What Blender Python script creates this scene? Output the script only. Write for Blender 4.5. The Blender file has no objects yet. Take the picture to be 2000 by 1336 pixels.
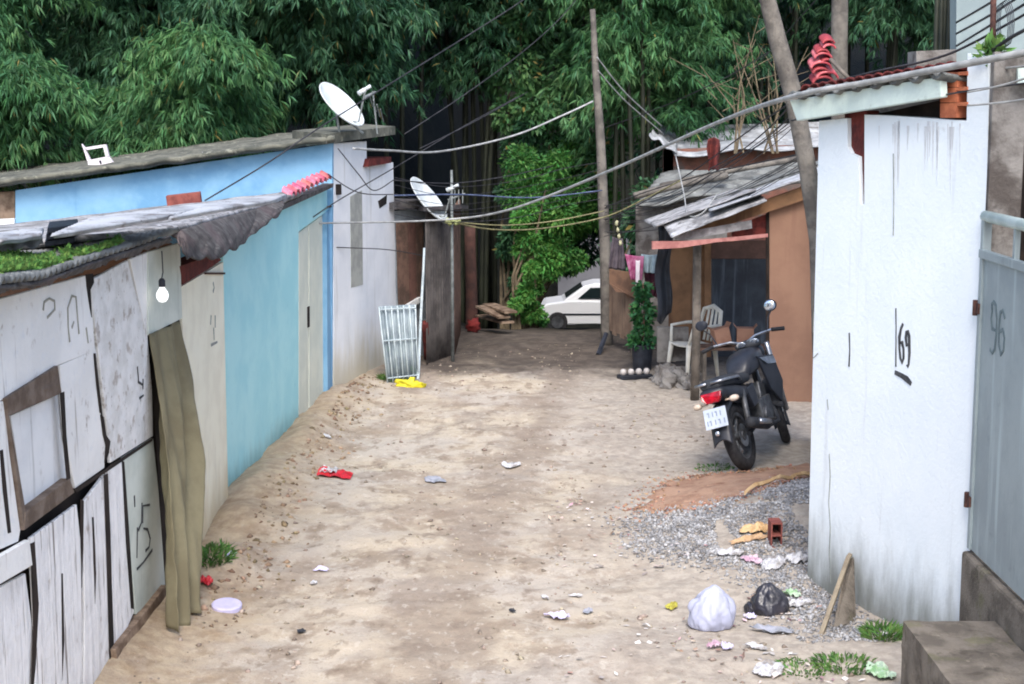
import bpy, bmesh, math, random
import numpy as np
from mathutils import Vector, Matrix, Quaternion, noise

random.seed(7)
rng = np.random.default_rng(7)
scene = bpy.context.scene
COL = scene.collection
pi = math.pi

# ---------------------------------------------------------------- camera
F_PX, HOR, EYE = 3050.0, 205.0, 3.3
PITCH = math.atan((668 - HOR) / F_PX)
cam_d = bpy.data.cameras.new('camera')
cam = bpy.data.objects.new('camera', cam_d)
COL.objects.link(cam)
cam.location = (0, 0, EYE)
cam.rotation_euler = (pi / 2 - PITCH, 0, 0)
cam_d.sensor_width = 36
cam_d.lens = 36 * F_PX / 2000
cam_d.clip_end = 600
scene.camera = cam

_F = Vector((0, math.cos(PITCH), -math.sin(PITCH)))
_U = Vector((0, math.sin(PITCH), math.cos(PITCH)))
_E = Vector((0, 0, EYE))


def ray(px, py):
    return _F + Vector((1, 0, 0)) * ((px - 1000) / F_PX) + _U * ((668 - py) / F_PX)


def G(px, py, z=0.0):            # a place on the level plane z
    d = ray(px, py)
    return _E + d * ((z - EYE) / d.z)


def V(px, py, Y):                # a place at distance Y
    d = ray(px, py)
    return _E + d * (Y / d.y)


class Plane:                     # an upright wall plane through two ground points
    def __init__(s, a, b):
        s.a = Vector((a.x, a.y, 0)); s.b = Vector((b.x, b.y, 0))
        s.u = (s.b - s.a).normalized()
        n = Vector((s.u.y, -s.u.x, 0))
        if n.dot(_E - s.a) < 0: n = -n
        s.n = n

    def at(s, px, py, off=0.0):
        d = ray(px, py)
        t = (s.a + s.n * off - _E).dot(s.n) / d.dot(s.n)
        return _E + d * t


# ---------------------------------------------------------------- objects
def tag(o, label=None, cat=None, group=None, kind=None):
    if label: o['label'] = label
    if cat: o['category'] = cat
    if group: o['group'] = group
    if kind: o['kind'] = kind
    return o


def thing(name, label, cat, loc, group=None):
    o = bpy.data.objects.new(name, None)
    COL.objects.link(o)
    o.location = loc
    o.empty_display_size = .1
    return tag(o, label, cat, group)


def wloc(o):
    v = Vector((0, 0, 0))
    while o is not None:
        v += o.location
        o = o.parent
    return v


class B:
    """collects faces in world coordinates and links them as ONE mesh"""
    def __init__(s):
        s.v = []; s.f = []

    def add(s, vs, fs):
        k = len(s.v)
        s.v += [Vector(p) for p in vs]
        s.f += [tuple(i + k for i in f) for f in fs]
        return s

    def prism(s, pts, vec):
        n = len(pts); vec = Vector(vec)
        vs = [Vector(p) for p in pts] + [Vector(p) + vec for p in pts]
        fs = [tuple(range(n)), tuple(range(2 * n - 1, n - 1, -1))]
        fs += [(i, i + n, (i + 1) % n + n, (i + 1) % n) for i in range(n)]
        return s.add(vs, fs)

    def box(s, c, size, rot=None):
        c = Vector(c); x, y, z = (q / 2 for q in size)
        R = rot if rot is not None else Matrix.Identity(3)
        vs = [c + R @ Vector((i * x, j * y, k * z)) for i in (-1, 1) for j in (-1, 1) for k in (-1, 1)]
        return s.add(vs, [(0, 1, 3, 2), (4, 6, 7, 5), (0, 4, 5, 1), (2, 3, 7, 6), (0, 2, 6, 4), (1, 5, 7, 3)])

    def tube(s, pts, r, n=8, cap=True):
        pts = [Vector(p) for p in pts]
        if not isinstance(r, (list, tuple)): r = [r] * len(pts)
        vs = []; fs = []
        ref = None
        for i, p in enumerate(pts):
            t = (pts[min(i + 1, len(pts) - 1)] - pts[max(i - 1, 0)]).normalized()
            if ref is None:
                ref = Vector((0, 0, 1)) if abs(t.z) < .9 else Vector((1, 0, 0))
            a = t.cross(ref).normalized(); b = a.cross(t).normalized(); ref = b
            for k in range(n):
                w = 2 * pi * k / n
                vs.append(p + (a * math.cos(w) + b * math.sin(w)) * r[i])
        for i in range(len(pts) - 1):
            for k in range(n):
                fs.append((i * n + k, i * n + (k + 1) % n, (i + 1) * n + (k + 1) % n, (i + 1) * n + k))
        if cap:
            fs.append(tuple(range(n - 1, -1, -1)))
            fs.append(tuple(range((len(pts) - 1) * n, len(pts) * n)))
        return s.add(vs, fs)

    def lathe(s, prof, c, axis=(0, 0, 1), n=24, closed=False):
        q = Vector((0, 0, 1)).rotation_difference(Vector(axis).normalized())
        c = Vector(c); m = len(prof)
        vs = []; fs = []
        for (r, z) in prof:
            for k in range(n):
                w = 2 * pi * k / n
                vs.append(c + q @ Vector((r * math.cos(w), r * math.sin(w), z)))
        for i in range(m - 1 + (1 if closed else 0)):
            j = (i + 1) % m
            for k in range(n):
                fs.append((i * n + k, i * n + (k + 1) % n, j * n + (k + 1) % n, j * n + k))
        if not closed:
            if prof[0][0] > 1e-4: fs.append(tuple(range(n - 1, -1, -1)))
            if prof[-1][0] > 1e-4: fs.append(tuple(range((m - 1) * n, m * n)))
        return s.add(vs, fs)

    def grid(s, fn, nu, nv):
        vs = [fn(i / nu, j / nv) for j in range(nv + 1) for i in range(nu + 1)]
        w = nu + 1
        fs = [(j * w + i, j * w + i + 1, (j + 1) * w + i + 1, (j + 1) * w + i) for j in range(nv) for i in range(nu)]
        return s.add(vs, fs)

    def ball(s, c, rad, jit=0., nu=12, nv=8, rot=None, seed=0.):
        c = Vector(c); R = rot if rot is not None else Matrix.Identity(3)
        if not isinstance(rad, (list, tuple)): rad = (rad,) * 3
        vs = []; fs = []
        for j in range(nv + 1):
            th = pi * j / nv
            for i in range(nu):
                ph = 2 * pi * i / nu
                d = Vector((math.sin(th) * math.cos(ph), math.sin(th) * math.sin(ph), math.cos(th)))
                k = 1 + jit * noise.noise(d * 1.9 + Vector((seed, seed * 1.7, 3.1))) * 2 if jit else 1
                vs.append(c + R @ Vector((d.x * rad[0] * k, d.y * rad[1] * k, d.z * rad[2] * k)))
        for j in range(nv):
            for i in range(nu):
                fs.append((j * nu + i, (j + 1) * nu + i, (j + 1) * nu + (i + 1) % nu, j * nu + (i + 1) % nu))
        return s.add(vs, fs)

    def build(s, name, m, parent=None, smooth=False, bevel=0, solid=0, sub=0, merge=True):
        me = bpy.data.meshes.new(name)
        if parent is not None:
            org = wloc(parent)
        else:
            xs = [p.x for p in s.v]; ys = [p.y for p in s.v]; zs = [p.z for p in s.v]
            org = Vector(((min(xs) + max(xs)) / 2, (min(ys) + max(ys)) / 2, min(zs)))
        me.from_pydata([tuple(p - org) for p in s.v], [], s.f)
        bm = bmesh.new(); bm.from_mesh(me)
        if merge: bmesh.ops.remove_doubles(bm, verts=bm.verts, dist=1e-5)
        bmesh.ops.recalc_face_normals(bm, faces=bm.faces)
        bm.to_mesh(me); bm.free()
        me.materials.append(m)
        if smooth:
            me.polygons.foreach_set('use_smooth', [True] * len(me.polygons))
        o = bpy.data.objects.new(name, me)
        COL.objects.link(o)
        if parent is None: o.location = org
        else: o.parent = parent
        if solid:
            md = o.modifiers.new('solid', 'SOLIDIFY'); md.thickness = solid; md.offset = 0
        if bevel:
            md = o.modifiers.new('bevel', 'BEVEL'); md.width = bevel; md.segments = 2; md.limit_method = 'ANGLE'
        if sub:
            md = o.modifiers.new('sub', 'SUBSURF'); md.levels = sub; md.render_levels = sub
        return o

    def thing(s, name, m, label, cat, group=None, **k):
        return tag(s.build(name, m, None, **k), label, cat, group)


def rotz(a): return Matrix.Rotation(a, 3, 'Z')
def rotx(a): return Matrix.Rotation(a, 3, 'X')
def roty(a): return Matrix.Rotation(a, 3, 'Y')


# ---------------------------------------------------------------- materials
def lin(r, g, b):
    f = lambda c: (c / 255 / 12.92) if c / 255 <= .04045 else ((c / 255 + .055) / 1.055) ** 2.4
    return (f(r), f(g), f(b))


def mat(name, c, c2=None, s=4., r=.8, bump=.15, bs=40., stains=(), streak=None, low=None,
        metal=0., spec=.3, island=0., emit=None, lohi=(.38, .62), trans=0., worldpos=False, wave=None, yellow=0.):
    m = bpy.data.materials.new(name)
    m.use_nodes = True
    nt = m.node_tree; N = nt.nodes; L = nt.links
    bs_ = N['Principled BSDF']
    bs_.inputs['Roughness'].default_value = r
    bs_.inputs['Metallic'].default_value = metal
    bs_.inputs['Specular IOR Level'].default_value = spec
    tc = N.new('ShaderNodeTexCoord')
    geo = N.new('ShaderNodeNewGeometry')
    co = geo.outputs['Position'] if worldpos else tc.outputs['Object']

    def nz(scale, detail=6, src=co, mp=None, rough=.6):
        n = N.new('ShaderNodeTexNoise')
        n.inputs['Scale'].default_value = scale
        n.inputs['Detail'].default_value = detail
        n.inputs['Roughness'].default_value = rough
        if mp:
            k = N.new('ShaderNodeMapping'); k.inputs['Scale'].default_value = mp
            L.new(src, k.inputs['Vector']); L.new(k.outputs[0], n.inputs['Vector'])
        else:
            L.new(src, n.inputs['Vector'])
        return n.outputs['Fac']

    def ramp(f, lo, hi):
        k = N.new('ShaderNodeMapRange'); k.interpolation_type = 'SMOOTHSTEP'
        k.inputs[1].default_value = lo; k.inputs[2].default_value = hi
        L.new(f, k.inputs[0]); return k.outputs[0]

    def mix(f, a, b):
        k = N.new('ShaderNodeMix'); k.data_type = 'RGBA'
        L.new(f, k.inputs[0])
        for q, i in ((a, 6), (b, 7)):
            if isinstance(q, tuple): k.inputs[i].default_value = (*q, 1)
            else: L.new(q, k.inputs[i])
        return k.outputs[2]

    def math_(op, a, b):
        k = N.new('ShaderNodeMath'); k.operation = op
        for i, q in enumerate((a, b)):
            if isinstance(q, (int, float)): k.inputs[i].default_value = q
            else: L.new(q, k.inputs[i])
        return k.outputs[0]

    cc = c
    if c2 is not None:
        cc = mix(ramp(nz(s), *lohi), c, c2)
    for (sc, scale, lo, hi, amt) in stains:
        cc = mix(math_('MULTIPLY', ramp(nz(scale, 8), lo, hi), amt), cc, sc)
    if streak:
        sc, scale, lo, hi, amt = streak
        cc = mix(math_('MULTIPLY', ramp(nz(scale, 5, mp=(1, 1, .07)), lo, hi), amt), cc, sc)
    if low:
        sc, z0, z1, amt = low
        sp = N.new('ShaderNodeSeparateXYZ'); L.new(geo.outputs['Position'], sp.inputs[0])
        zz = math_('ADD', sp.outputs['Z'], math_('MULTIPLY', nz(7, 6, mp=(1, 1, .25)), -1.1 * (z1 - z0)))
        zz = math_('ADD', zz, .55 * (z1 - z0))
        f = math_('SUBTRACT', 1.0, ramp(zz, z0, z1))
        cc = mix(math_('MULTIPLY', f, amt), cc, sc)
    if island:
        hv = N.new('ShaderNodeHueSaturation')
        L.new(math_('ADD', math_('MULTIPLY', math_('FRACT', math_('MULTIPLY', geo.outputs['Random Per Island'], 7.31), 0), .055), .4725), hv.inputs['Hue'])
        v = math_('ADD', math_('MULTIPLY', geo.outputs['Random Per Island'], 2 * island), 1 - island)
        L.new(v, hv.inputs['Value'])
        if isinstance(cc, tuple): hv.inputs['Color'].default_value = (*cc, 1)
        else: L.new(cc, hv.inputs['Color'])
        cc = hv.outputs[0]
    if yellow:
        cc = mix(ramp(math_('FRACT', math_('MULTIPLY', geo.outputs['Random Per Island'], 23.7), 0), 1 - yellow, 1 - yellow + .01), cc, lin(140, 128, 74))
    if isinstance(cc, tuple): bs_.inputs['Base Color'].default_value = (*cc, 1)
    else: L.new(cc, bs_.inputs['Base Color'])
    if bump:
        b = N.new('ShaderNodeBump'); b.inputs['Strength'].default_value = bump; b.inputs['Distance'].default_value = .02
        h = nz(bs, 5)
        if wave:
            k = N.new('ShaderNodeTexNoise'); k.inputs['Scale'].default_value = wave[0]
            mp = N.new('ShaderNodeMapping'); mp.inputs['Scale'].default_value = wave[1]
            L.new(co, mp.inputs['Vector']); L.new(mp.outputs[0], k.inputs['Vector'])
            h = math_('ADD', h, math_('MULTIPLY', k.outputs['Fac'], 1.6))
        L.new(h, b.inputs['Height']); L.new(b.outputs[0], bs_.inputs['Normal'])
    if emit:
        bs_.inputs['Emission Color'].default_value = (*emit[0], 1)
        bs_.inputs['Emission Strength'].default_value = emit[1]
    if trans:
        out = N['Material Output']
        tr = N.new('ShaderNodeBsdfTranslucent')
        if isinstance(cc, tuple): tr.inputs[0].default_value = (*cc, 1)
        else: L.new(cc, tr.inputs[0])
        ms = N.new('ShaderNodeMixShader'); ms.inputs[0].default_value = trans
        L.new(bs_.outputs[0], ms.inputs[1]); L.new(tr.outputs[0], ms.inputs[2])
        L.new(ms.outputs[0], out.inputs['Surface'])
    return m


# ---------------------------------------------------------------- value noise in numpy
def vnoise(x, y, seed=0):
    xi = np.floor(x).astype(np.int64); yi = np.floor(y).astype(np.int64)
    xf = x - xi; yf = y - yi
    xf = xf * xf * (3 - 2 * xf); yf = yf * yf * (3 - 2 * yf)
    def h(a, b):
        n = (a * 374761393 + b * 668265263 + seed * 974711) & 0x7fffffff
        n = ((n ^ (n >> 13)) * 1274126177) & 0x7fffffff
        n = n ^ (n >> 16)
        return (n & 0xffff) / 65535.0
    return (h(xi, yi) * (1 - xf) + h(xi + 1, yi) * xf) * (1 - yf) + (h(xi, yi + 1) * (1 - xf) + h(xi + 1, yi + 1) * xf) * yf


def fbm(x, y, o=4, seed=0):
    a = 1.; t = 0.; n = 0.
    for k in range(o):
        t = t + a * (vnoise(x * 2 ** k, y * 2 ** k, seed + k) - .5); n += a; a *= .55
    return t / n * 2


def sstep(a, b, x):
    t = np.clip((x - a) / (b - a), 0, 1)
    return t * t * (3 - 2 * t)


# ---------------------------------------------------------------- light
SUN_EL, SUN_AZ = math.radians(50), math.radians(180)     # high, behind the camera
world = bpy.data.worlds.new('World'); scene.world = world
world.use_nodes = True
wn = world.node_tree.nodes
bg = wn['Background']
sky = wn.new('ShaderNodeTexSky'); sky.sky_type = 'NISHITA'; sky.sun_disc = False
sky.sun_elevation = SUN_EL
sky.sun_rotation = SUN_AZ
sky.air_density = 1.0; sky.dust_density = 3.0; sky.ozone_density = 1.0
world.node_tree.links.new(sky.outputs[0], bg.inputs[0])
bg.inputs[1].default_value = .15
sd = bpy.data.lights.new('sun', 'SUN'); so = bpy.data.objects.new('sun', sd); COL.objects.link(so)
sd.energy = 1.3; sd.angle = math.radians(30); sd.color = (1, .98, .95)
sdir = Vector((math.sin(SUN_AZ) * math.cos(SUN_EL), math.cos(SUN_AZ) * math.cos(SUN_EL), math.sin(SUN_EL)))
so.rotation_euler = sdir.to_track_quat('Z', 'Y').to_euler()
scene.view_settings.view_transform = 'Standard'
scene.view_settings.look = 'None'
scene.view_settings.exposure = 1.15
scene.view_settings.gamma = 1
scene.cycles.filter_width = 1.9
scene.cycles.max_bounces = 6
# ================================================================ materials
DK = lin(52, 44, 40)
m_white = mat('white paint', (.80, .815, .83), (.72, .74, .76), s=3, r=.75, bump=.25, bs=60,
              stains=[(lin(150, 145, 135), 9, .60, .78, .5)], streak=(lin(95, 95, 95), 9, .57, .75, .55))
m_board = mat('white painted board', (.88, .88, .87), (.80, .80, .79), s=2.2, r=.7, bump=.4, bs=22,
              stains=[(lin(120, 98, 80), 6, .60, .70, .75), (lin(225, 228, 232), 14, .55, .7, .6)],
              streak=(lin(130, 116, 106), 16, .62, .72, .6))
m_board_peel = mat('peeling white board', (.83, .83, .83), (.70, .70, .69), s=8, r=.75, bump=.7, bs=26,
                   stains=[(lin(136, 116, 100), 9, .56, .66, .55), (lin(104, 96, 90), 26, .62, .70, .6)])
m_board_green = mat('pale greenish board', lin(214, 220, 212), lin(196, 204, 196), s=3, r=.7, bump=.15,
                    streak=(lin(130, 125, 115), 14, .62, .75, .5))
m_plank_lo = mat('weathered white plank', (.87, .87, .88), (.78, .78, .79), s=5, r=.75, bump=.5, bs=18,
                 streak=(lin(104, 92, 84), 22, .57, .68, .8), stains=[(lin(140, 118, 100), 5, .62, .72, .6)],
                 low=(lin(120, 98, 80), -.25, .2, .8), wave=(14, (1, 1, .05)))
m_frame = mat('bare grey brown wood', lin(125, 112, 102), lin(98, 84, 74), s=6, r=.85, bump=.5, bs=30, wave=(20, (.2, .2, 1)))
m_sill = mat('dirty brown sill', lin(150, 130, 112), lin(104, 86, 72), s=7, r=.9, bump=.6, bs=25)
m_dark = mat('dark gap', lin(50, 42, 39), lin(30, 26, 25), s=4, r=.95)
m_cream = mat('cream render', lin(245, 241, 220), lin(236, 231, 210), s=3, r=.85, bump=.15, bs=70,
              low=(lin(196, 178, 140), .0, .5, .7), streak=(lin(170, 165, 150), 8, .6, .75, .5))
m_blue = mat('turquoise paint', lin(180, 230, 235), lin(164, 221, 229), s=2.2, r=.65, bump=.15, bs=60,
             streak=(lin(172, 222, 230), 6, .55, .7, .6), stains=[(lin(130, 194, 208), 7, .62, .75, .35)], low=(lin(120, 160, 160), 0, .3, .7))
m_blue2 = mat('mid blue paint', lin(128, 172, 204), lin(104, 152, 190), s=1.3, r=.75, bump=.12, bs=60,
              stains=[(lin(136, 178, 208), 2.5, .5, .7, .6)], streak=(lin(70, 120, 160), 3, .57, .75, .6))
m_doorpale = mat('pale cream door paint', lin(220, 224, 210), lin(208, 214, 202), s=3, r=.6, bump=.1, streak=(lin(160, 160, 148), 10, .6, .75, .5))
m_darkred = mat('dark red clay', lin(110, 50, 46), lin(78, 36, 36), s=9, r=.9, bump=.4)
m_housed = mat('bluish white render', (.80, .82, .85), (.73, .755, .79), s=2.6, r=.85, bump=.2, bs=55,
               streak=(lin(178, 178, 172), 7, .56, .72, .6), low=(lin(186, 176, 146), .02, .75, .75))
m_slit = mat('grey boarded slit', lin(170, 172, 166), lin(150, 152, 148), s=6, r=.8)
m_fibre = mat('weathered fibre cement', lin(164, 165, 168), lin(112, 112, 114), s=3.5, r=.9, bump=.4, bs=40,
              stains=[(lin(74, 72, 72), 6, .55, .68, .85), (lin(200, 202, 208), 5, .58, .70, .7)])
m_fibre_dark = mat('mossy dark fibre cement', lin(92, 90, 90), lin(66, 63, 64), s=9, r=.95, bump=.5, bs=30,
                   stains=[(lin(140, 138, 136), 14, .60, .70, .6), (lin(92, 80, 82), 3, .5, .6, .5)])
m_fibre_grey = mat('grey fibre cement', lin(124, 127, 126), lin(90, 92, 92), s=5, r=.95, bump=.5, bs=34,
                   stains=[(lin(165, 168, 166), 9, .6, .7, .6)])
m_roofd = mat('old roof sheet', lin(112, 112, 102), lin(80, 82, 76), s=5, r=.95, bump=.6, bs=30,
              stains=[(lin(150, 150, 136), 8, .58, .68, .7)])
m_pinktile = mat('pink red tile', lin(206, 120, 132), lin(184, 88, 104), s=14, r=.7, bump=.2, stains=[(lin(232, 196, 204), 8, .55, .7, .7)], island=.25)
m_brick = mat('orange clay brick', lin(190, 116, 84), lin(160, 92, 66), s=9, r=.9, bump=.4, bs=50)
m_brickred = mat('red clay brick', lin(138, 80, 72), lin(112, 62, 58), s=9, r=.9, bump=.4, bs=50)
m_brownboard = mat('brown board', lin(122, 96, 84), lin(86, 70, 62), s=5, r=.9, bump=.4, wave=(14, (1, 1, .05)))
m_greysheet = mat('dull grey sheet', lin(98, 93, 90), lin(70, 66, 65), s=3, r=.8, bump=.3)
m_ply = mat('orange brown plywood', lin(142, 110, 92), lin(129, 98, 82), s=1.6, r=.7, bump=.1, streak=(lin(132, 100, 84), 10, .52, .7, .8))
m_ply2 = mat('ochre plywood', lin(138, 104, 76), lin(112, 84, 62), s=3, r=.75, bump=.1, streak=(lin(96, 70, 54), 8, .55, .7, .8))
m_navy = mat('dark slate door', lin(58, 66, 76), lin(44, 50, 60), s=3, r=.55, bump=.2, streak=(lin(86, 96, 108), 12, .5, .66, .8))
m_tarp = mat('dark navy plastic sheet', lin(46, 50, 60), lin(30, 33, 41), s=5, r=.45, bump=.4, bs=14)
m_postw = mat('grey post wood', lin(120, 112, 104), lin(90, 84, 78), s=7, r=.9, bump=.5, wave=(14, (1, 1, .05)))
m_pole = mat('weathered pole wood', lin(122, 117, 110), lin(90, 86, 82), s=5, r=.9, bump=.5, wave=(16, (1, 1, .04)),
             stains=[(lin(84, 78, 74), 8, .58, .68, .7)])
m_zinc = mat('pale zinc sheet', lin(176, 180, 186), lin(140, 144, 150), s=3, r=.6, bump=.15, spec=.4,
             stains=[(lin(104, 98, 96), 5, .52, .66, .75), (lin(84, 78, 76), 16, .6, .7, .6)])
m_pinkedge = mat('faded pink sheet edge', lin(178, 124, 118), lin(152, 100, 96), s=8, r=.8)
m_mint = mat('pale mint board', lin(214, 230, 222), lin(198, 214, 210), s=4, r=.7, bump=.2, stains=[(lin(150, 158, 152), 10, .6, .72, .6)])
m_conc = mat('dark stained concrete', lin(126, 118, 108), lin(98, 91, 83), s=5, r=.95, bump=.7, bs=45,
             stains=[(lin(74, 68, 60), 7, .56, .66, .7), (lin(146, 138, 122), 12, .6, .7, .6), (lin(98, 98, 66), 4, .58, .7, .5)])
m_pillar = mat('grey rendered pillar', lin(140, 137, 134), lin(108, 104, 101), s=3, r=.95, bump=.5,
               stains=[(lin(76, 70, 67), 3.0, .48, .62, .8)])
m_gate = mat('grey painted gate sheet', lin(148, 160, 163), lin(134, 146, 150), s=2, r=.5, bump=.08, spec=.5,
             streak=(lin(172, 188, 190), 9, .52, .7, .7), stains=[(lin(112, 124, 128), 6, .6, .72, .5)])
m_railm = mat('pale mint rail paint', lin(206, 220, 214), lin(184, 200, 194), s=8, r=.5)
m_ink = mat('black brush paint', lin(52, 54, 58), lin(76, 78, 82), s=30, r=.7)
m_inkgrey = mat('faded grey paint', lin(128, 134, 132), lin(150, 154, 150), s=20, r=.8)
m_inkgate = mat('dull teal grey paint', lin(86, 102, 108), lin(104, 120, 124), s=20, r=.6)
m_inkA = mat('worn brown grey marking', lin(150, 148, 138), lin(168, 166, 156), s=20, r=.8)
m_pale = mat('pale teal grey wall', lin(142, 156, 158), lin(128, 142, 146), s=2, r=.85, bump=.1, streak=(lin(150, 166, 166), 4, .56, .7, .6))
m_rust = mat('rusty steel', lin(96, 66, 58), lin(66, 46, 44), s=20, r=.8, metal=.2)

# ================================================================ ground
PA = Plane(G(0, 1576), G(375, 1110))
PB = Plane(G(372, 1100), G(446, 985))
PC = Plane(G(446, 965), G(645, 773))
PD = Plane(G(650, 773), G(775, 712))
PE = Plane(G(775, 712), G(834, 699))
PI_ = Plane(G(1577, 1130), Vector((2.70, 9.15, 0)))
YD = G(652, 773).y
GRAV = G(1500, 1010)
SAND = G(1420, 955)


def gz(x, y, rough=True):
    x = np.asarray(x, float); y = np.asarray(y, float)
    t = y - 22.3
    base = np.where(t > 0, -.145 * t * t / (t + .8), 0)
    base = np.maximum(base, -4.6) + np.where(y > 56, .6 * (y - 56), 0)
    ml = sstep(-.5, -2.4, x)
    hl = np.clip(.36 * (y - 22.5), 0, 16)
    w_ = np.clip(y - 24, 0, 40) * .17
    mr = sstep(2.2, 4.2, x - w_)
    hr = np.clip(.28 * (y - 23), 0, 16)
    z = base * (1 - ml) + hl * ml
    z = z * (1 - mr) + hr * mr
    z = z + .20 * np.exp(-(((x - GRAV.x - .25) / .75) ** 2 + ((y - GRAV.y) / 1.0) ** 2))
    # spoil heaped along the foot of the left hand walls
    lx = np.interp(y, [5, 8, 10.7, 13, 17.6, 20], [-3.6, -2.75, -2.2, -2.3, -2.05, -1.75])
    d = x - lx
    z = z + .10 * np.exp(-((d - .1) / .28) ** 2) * (.6 + .8 * vnoise(x * 2, y * 2, 5)) * (y < 21)
    if rough:
        z = z + .045 * fbm(x * .7, y * .7, 3, 1) + .028 * fbm(x * 3.1, y * 3.1, 4, 2) + .006 * fbm(x * 14, y * 14, 2, 3)
    return z


def gzf(x, y): return float(gz(np.array([x]), np.array([y]))[0])
def on_ground(px, py, dz=0.0):
    p = G(px, py)
    for _ in range(4):
        p = G(px, py, gzf(p.x, p.y) + dz)
    return p


def make_ground():
    xs = np.unique(np.concatenate([np.linspace(-60, -6, 40), np.linspace(-6, -3.2, 40), np.linspace(-3.2, 3.2, 260), np.linspace(3.2, 7, 40), np.linspace(7, 60, 40)]))
    ys = np.unique(np.concatenate([np.linspace(-6, 7.5, 30), np.linspace(7.5, 24, 420), np.linspace(24, 60, 70), np.linspace(60, 110, 30)]))
    X, Y = np.meshgrid(xs, ys)
    Z = gz(X, Y)
    nv = X.size; w = len(xs); h = len(ys)
    me = bpy.data.meshes.new('ground')
    me.vertices.add(nv)
    me.vertices.foreach_set('co', np.stack([X, Y, Z], -1).astype(np.float32).ravel())
    i = (np.arange(h - 1)[:, None] * w + np.arange(w - 1)[None, :]).ravel()
    q = np.stack([i, i + 1, i + w + 1, i + w], -1)
    me.loops.add(q.size); me.loops.foreach_set('vertex_index', q.ravel().astype(np.int32))
    me.polygons.add(len(q)); me.polygons.foreach_set('loop_start', (np.arange(len(q)) * 4).astype(np.int32))
    me.polygons.foreach_set('use_smooth', np.ones(len(q), bool))
    me.update()
    o = bpy.data.objects.new('ground', me); COL.objects.link(o)
    tag(o, 'trampled pale dirt lane littered with stones and rubbish', kind='structure')
    # material: sandy dirt, brown damp patches, grey dust, leaf mould on the wooded slopes, shade painted in towards the bamboo
    m = bpy.data.materials.new('trampled dirt'); m.use_nodes = True
    nt = m.node_tree; N = nt.nodes; L = nt.links
    bsdf = N['Principled BSDF']; bsdf.inputs['Roughness'].default_value = .95; bsdf.inputs['Specular IOR Level'].default_value = .15
    geo = N.new('ShaderNodeNewGeometry')
    P = geo.outputs['Position']
    def nz(scale, det=6, mp=None, off=None):
        n = N.new('ShaderNodeTexNoise'); n.inputs['Scale'].default_value = scale; n.inputs['Detail'].default_value = det
        n.inputs['Roughness'].default_value = .62
        k = N.new('ShaderNodeMapping'); k.inputs['Scale'].default_value = mp or (1, 1, 1); k.inputs['Location'].default_value = off or (0, 0, 0)
        L.new(P, k.inputs[0]); L.new(k.outputs[0], n.inputs[0]); return n.outputs['Fac']
    def ramp(f, lo, hi):
        k = N.new('ShaderNodeMapRange'); k.interpolation_type = 'SMOOTHSTEP'; k.inputs[1].default_value = lo; k.inputs[2].default_value = hi
        L.new(f, k.inputs[0]); return k.outputs[0]
    def mth(op, a, b):
        k = N.new('ShaderNodeMath'); k.operation = op
        for i_, q_ in enumerate((a, b)):
            if isinstance(q_, (int, float)): k.inputs[i_].default_value = q_
            else: L.new(q_, k.inputs[i_])
        return k.outputs[0]
    def mix(f, a, b, amt=None):
        if amt is not None: f = mth('MULTIPLY', f, amt)
        k = N.new('ShaderNodeMix'); k.data_type = 'RGBA'; L.new(f, k.inputs[0])
        for q_, i_ in ((a, 6), (b, 7)):
            if isinstance(q_, tuple): k.inputs[i_].default_value = (*q_, 1)
            else: L.new(q_, k.inputs[i_])
        return k.outputs[2]
    sp = N.new('ShaderNodeSeparateXYZ'); L.new(P, sp.inputs[0])
    c = mix(ramp(nz(.9, 4), .38, .62), lin(184, 172, 154), lin(177, 168, 157))
    c = mix(ramp(nz(2.2, 7), .50, .64), c, lin(136, 121, 106), .7)
    c = mix(ramp(nz(1.3, 8, (1, .55, 1), (3, 1, 0)), .54, .66), c, lin(140, 129, 119), .8)
    c = mix(ramp(nz(7, 6, (1, .6, 1)), .55, .66), c, lin(120, 106, 93), .6)
    c = mix(ramp(nz(3.6, 9, (1, .8, 1), (7, 3, 0)), .53, .63), c, lin(132, 117, 102), .45)
    c = mix(ramp(nz(.75, 5, (1.3, .5, 1), (2.2, 9, 0)), .50, .62), c, lin(144, 130, 117), .6)
    tr_ = mth('ABSOLUTE', mth('ADD', mth('SUBTRACT', sp.outputs['X'], mth('MULTIPLY', mth('SUBTRACT', sp.outputs['Y'], 13.6), .14)), mth('MULTIPLY', mth('SUBTRACT', nz(.9, 6), .5), 1.5)), 0)
    c = mix(mth('SUBTRACT', 1.0, ramp(tr_, .08, .42)), c, lin(136, 123, 111), .6)
    c = mix(ramp(nz(16, 5, (1, .6, 1)), .56, .66), c, lin(200, 193, 182), .4)
    c = mix(ramp(nz(38, 4), .58, .68), c, lin(118, 104, 92), .35)
    # ochre earth dug out along the left walls
    d = mth('ADD', sp.outputs['X'], mth('MULTIPLY', nz(1.5, 5), .9))
    c = mix(mth('SUBTRACT', 1.0, ramp(d, -1.75, -.95)), c, mix(ramp(nz(9, 6), .4, .6), lin(184, 162, 130), lin(154, 130, 102)), .6)
    # grey grit to the right
    d = mth('ADD', sp.outputs['X'], mth('MULTIPLY', nz(1.1, 5, off=(5, 2, 0)), 1.0))
    c = mix(ramp(d, .75, 1.75), c, mix(ramp(nz(12, 6), .4, .6), lin(176, 167, 156), lin(152, 144, 135)), .75)
    # damp dark earth down the lane, with bamboo shade painted into its brown
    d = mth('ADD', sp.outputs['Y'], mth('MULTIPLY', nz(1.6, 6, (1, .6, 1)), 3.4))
    c = mix(ramp(d, 20.2, 21.6), c, mix(ramp(nz(5, 6), .4, .6), lin(88, 80, 74), lin(66, 60, 57)), .92)
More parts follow.
